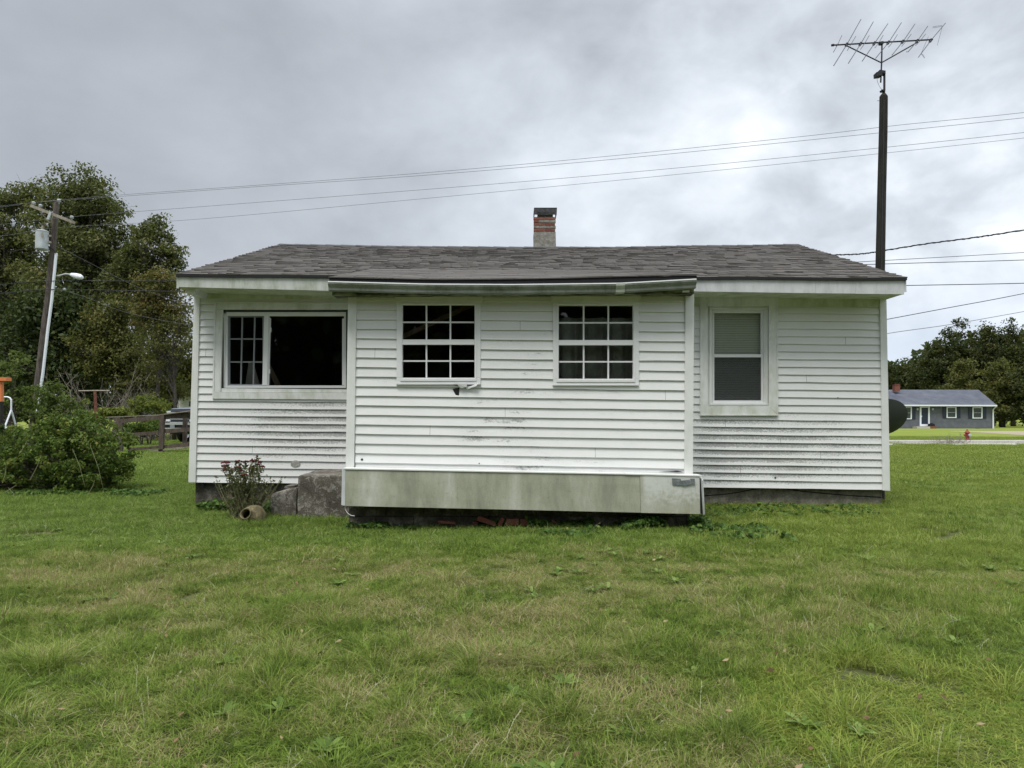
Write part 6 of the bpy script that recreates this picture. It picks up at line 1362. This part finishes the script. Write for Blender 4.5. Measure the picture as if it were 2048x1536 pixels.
# broad leaved weeds: dandelion like rosettes
def rosette(seed):
    rng = random.Random(seed); V = []; Fc = []; R_ = []
    for k in range(9):
        a = k * 2.4 + rng.uniform(-.3, .3); L_ = rng.uniform(.05, .095); wd = L_ * .17; up = rng.uniform(.35, 1.0); i0 = len(V); r = rng.random()
        for t, wf in ((0, .25), (.35, .8), (.7, 1.0), (1.0, .08)):
            zz = L_ * (up * t - .55 * up * t * t) + .006
            for s in (-1, 1): V.append((math.cos(a) * L_ * t - math.sin(a) * s * wd * wf, math.sin(a) * L_ * t + math.cos(a) * s * wd * wf, zz + (.004 if s else 0)))
        for j in range(3): Fc.append((i0 + 2 * j, i0 + 2 * j + 1, i0 + 2 * j + 3, i0 + 2 * j + 2)); R_.append(r)
    me = bpy.data.meshes.new('rosette'); me.from_pydata(V, [], Fc); at = me.attributes.new('rnd', 'FLOAT', 'FACE'); at.data.foreach_set('value', R_)
    me.materials.append(L_WEED); me.update(); return me
L_WEED = mat('weed_leaf', m_leaf([(0, (.075, .13, .025)), (.6, (.14, .22, .045)), (1, (.22, .30, .085))], .3, .5))
pp = []
for _ in range(420):
    y = 2.1 + 9 * rr.random() ** .9; x = rr.uniform(-1, 1) * (y * .69 + .3)
    if mnoise.noise(Vector((x * .8, y * .8, 20))) > -.05: pp.append((x, y, .008, rr.uniform(0, 6.28), rr.uniform(.4, 1.0)))
pp = np.array([q for q in pp if not inside_house(q[0], q[1])])
scatter('lawn_weed', [rosette(i) for i in range(4)], pp[:, :3], pp[:, 3], pp[:, 4], pp[:, 4], rg.integers(0, 4, len(pp)))
# pale stalks and fallen leaves
STALK = mat('pale_stalk', base=(.38, .38, .24), rough=.8)
def stalk(seed):
    rng = random.Random(seed); b = MB(); L_ = rng.uniform(.10, .2); a = rng.uniform(0, 6.28); l = rng.uniform(.3, 1.1)
    pts = [Vector((math.cos(a) * l * L_ * t * t, math.sin(a) * l * L_ * t * t, L_ * t * (1 - .25 * l * t))) for t in (0, .35, .7, 1)]
    b.tube(pts, [.0014, .0013, .001, .0008], 3, caps=False)
    for k in range(6):
        p = pts[2].lerp(pts[3], k / 5); b.tube([p, p + Vector((rng.gauss(0, .006), rng.gauss(0, .006), .010))], [.0016, .0006], 3, caps=False)
    me = bpy.data.meshes.new('stalk'); me.from_pydata(b.v, [], b.f); me.materials.append(STALK); return me
pp = []
for _ in range(900):
    y = 2.1 + 7 * rr.random(); x = rr.uniform(-1, 1) * (y * .69 + .3)
    if mnoise.noise(Vector((x * .7, y * .7, 40))) > 0: pp.append((x, y, 0, rr.uniform(0, 6.28), rr.uniform(.35, .85)))
pp = np.array([q for q in pp if not inside_house(q[0], q[1])])
scatter('lawn_stalk', [stalk(i) for i in range(6)], pp[:, :3], pp[:, 3], pp[:, 4], pp[:, 4], rg.integers(0, 6, len(pp)))
DEADL = mat('fallen_brown_leaf', m_leaf([(0, (.10, .06, .03)), (.6, (.20, .13, .07)), (1, (.34, .27, .16))], .1))
rng = np.random.default_rng(81); n = 300; Y = rng.uniform(2.2, 12, n); X = rng.uniform(-1, 1, n) * (Y * .69)
C = np.stack([X, Y, rng.uniform(.03, .055, n)], 1); ok = np.array([not inside_house(a, c) for a, c in zip(X, Y)]); C = C[ok]; Nn = rng.normal(size=C.shape) * .4 + np.array([0, 0, 1]); Nn /= np.linalg.norm(Nn, axis=1)[:, None]
leaf_object('fallen_leaves', leaf_arrays(C, Nn, .032, rng, .6), rng.uniform(0, 1, len(C)), DEADL, None, kind='stuff')
bpy.context.view_layer.update()
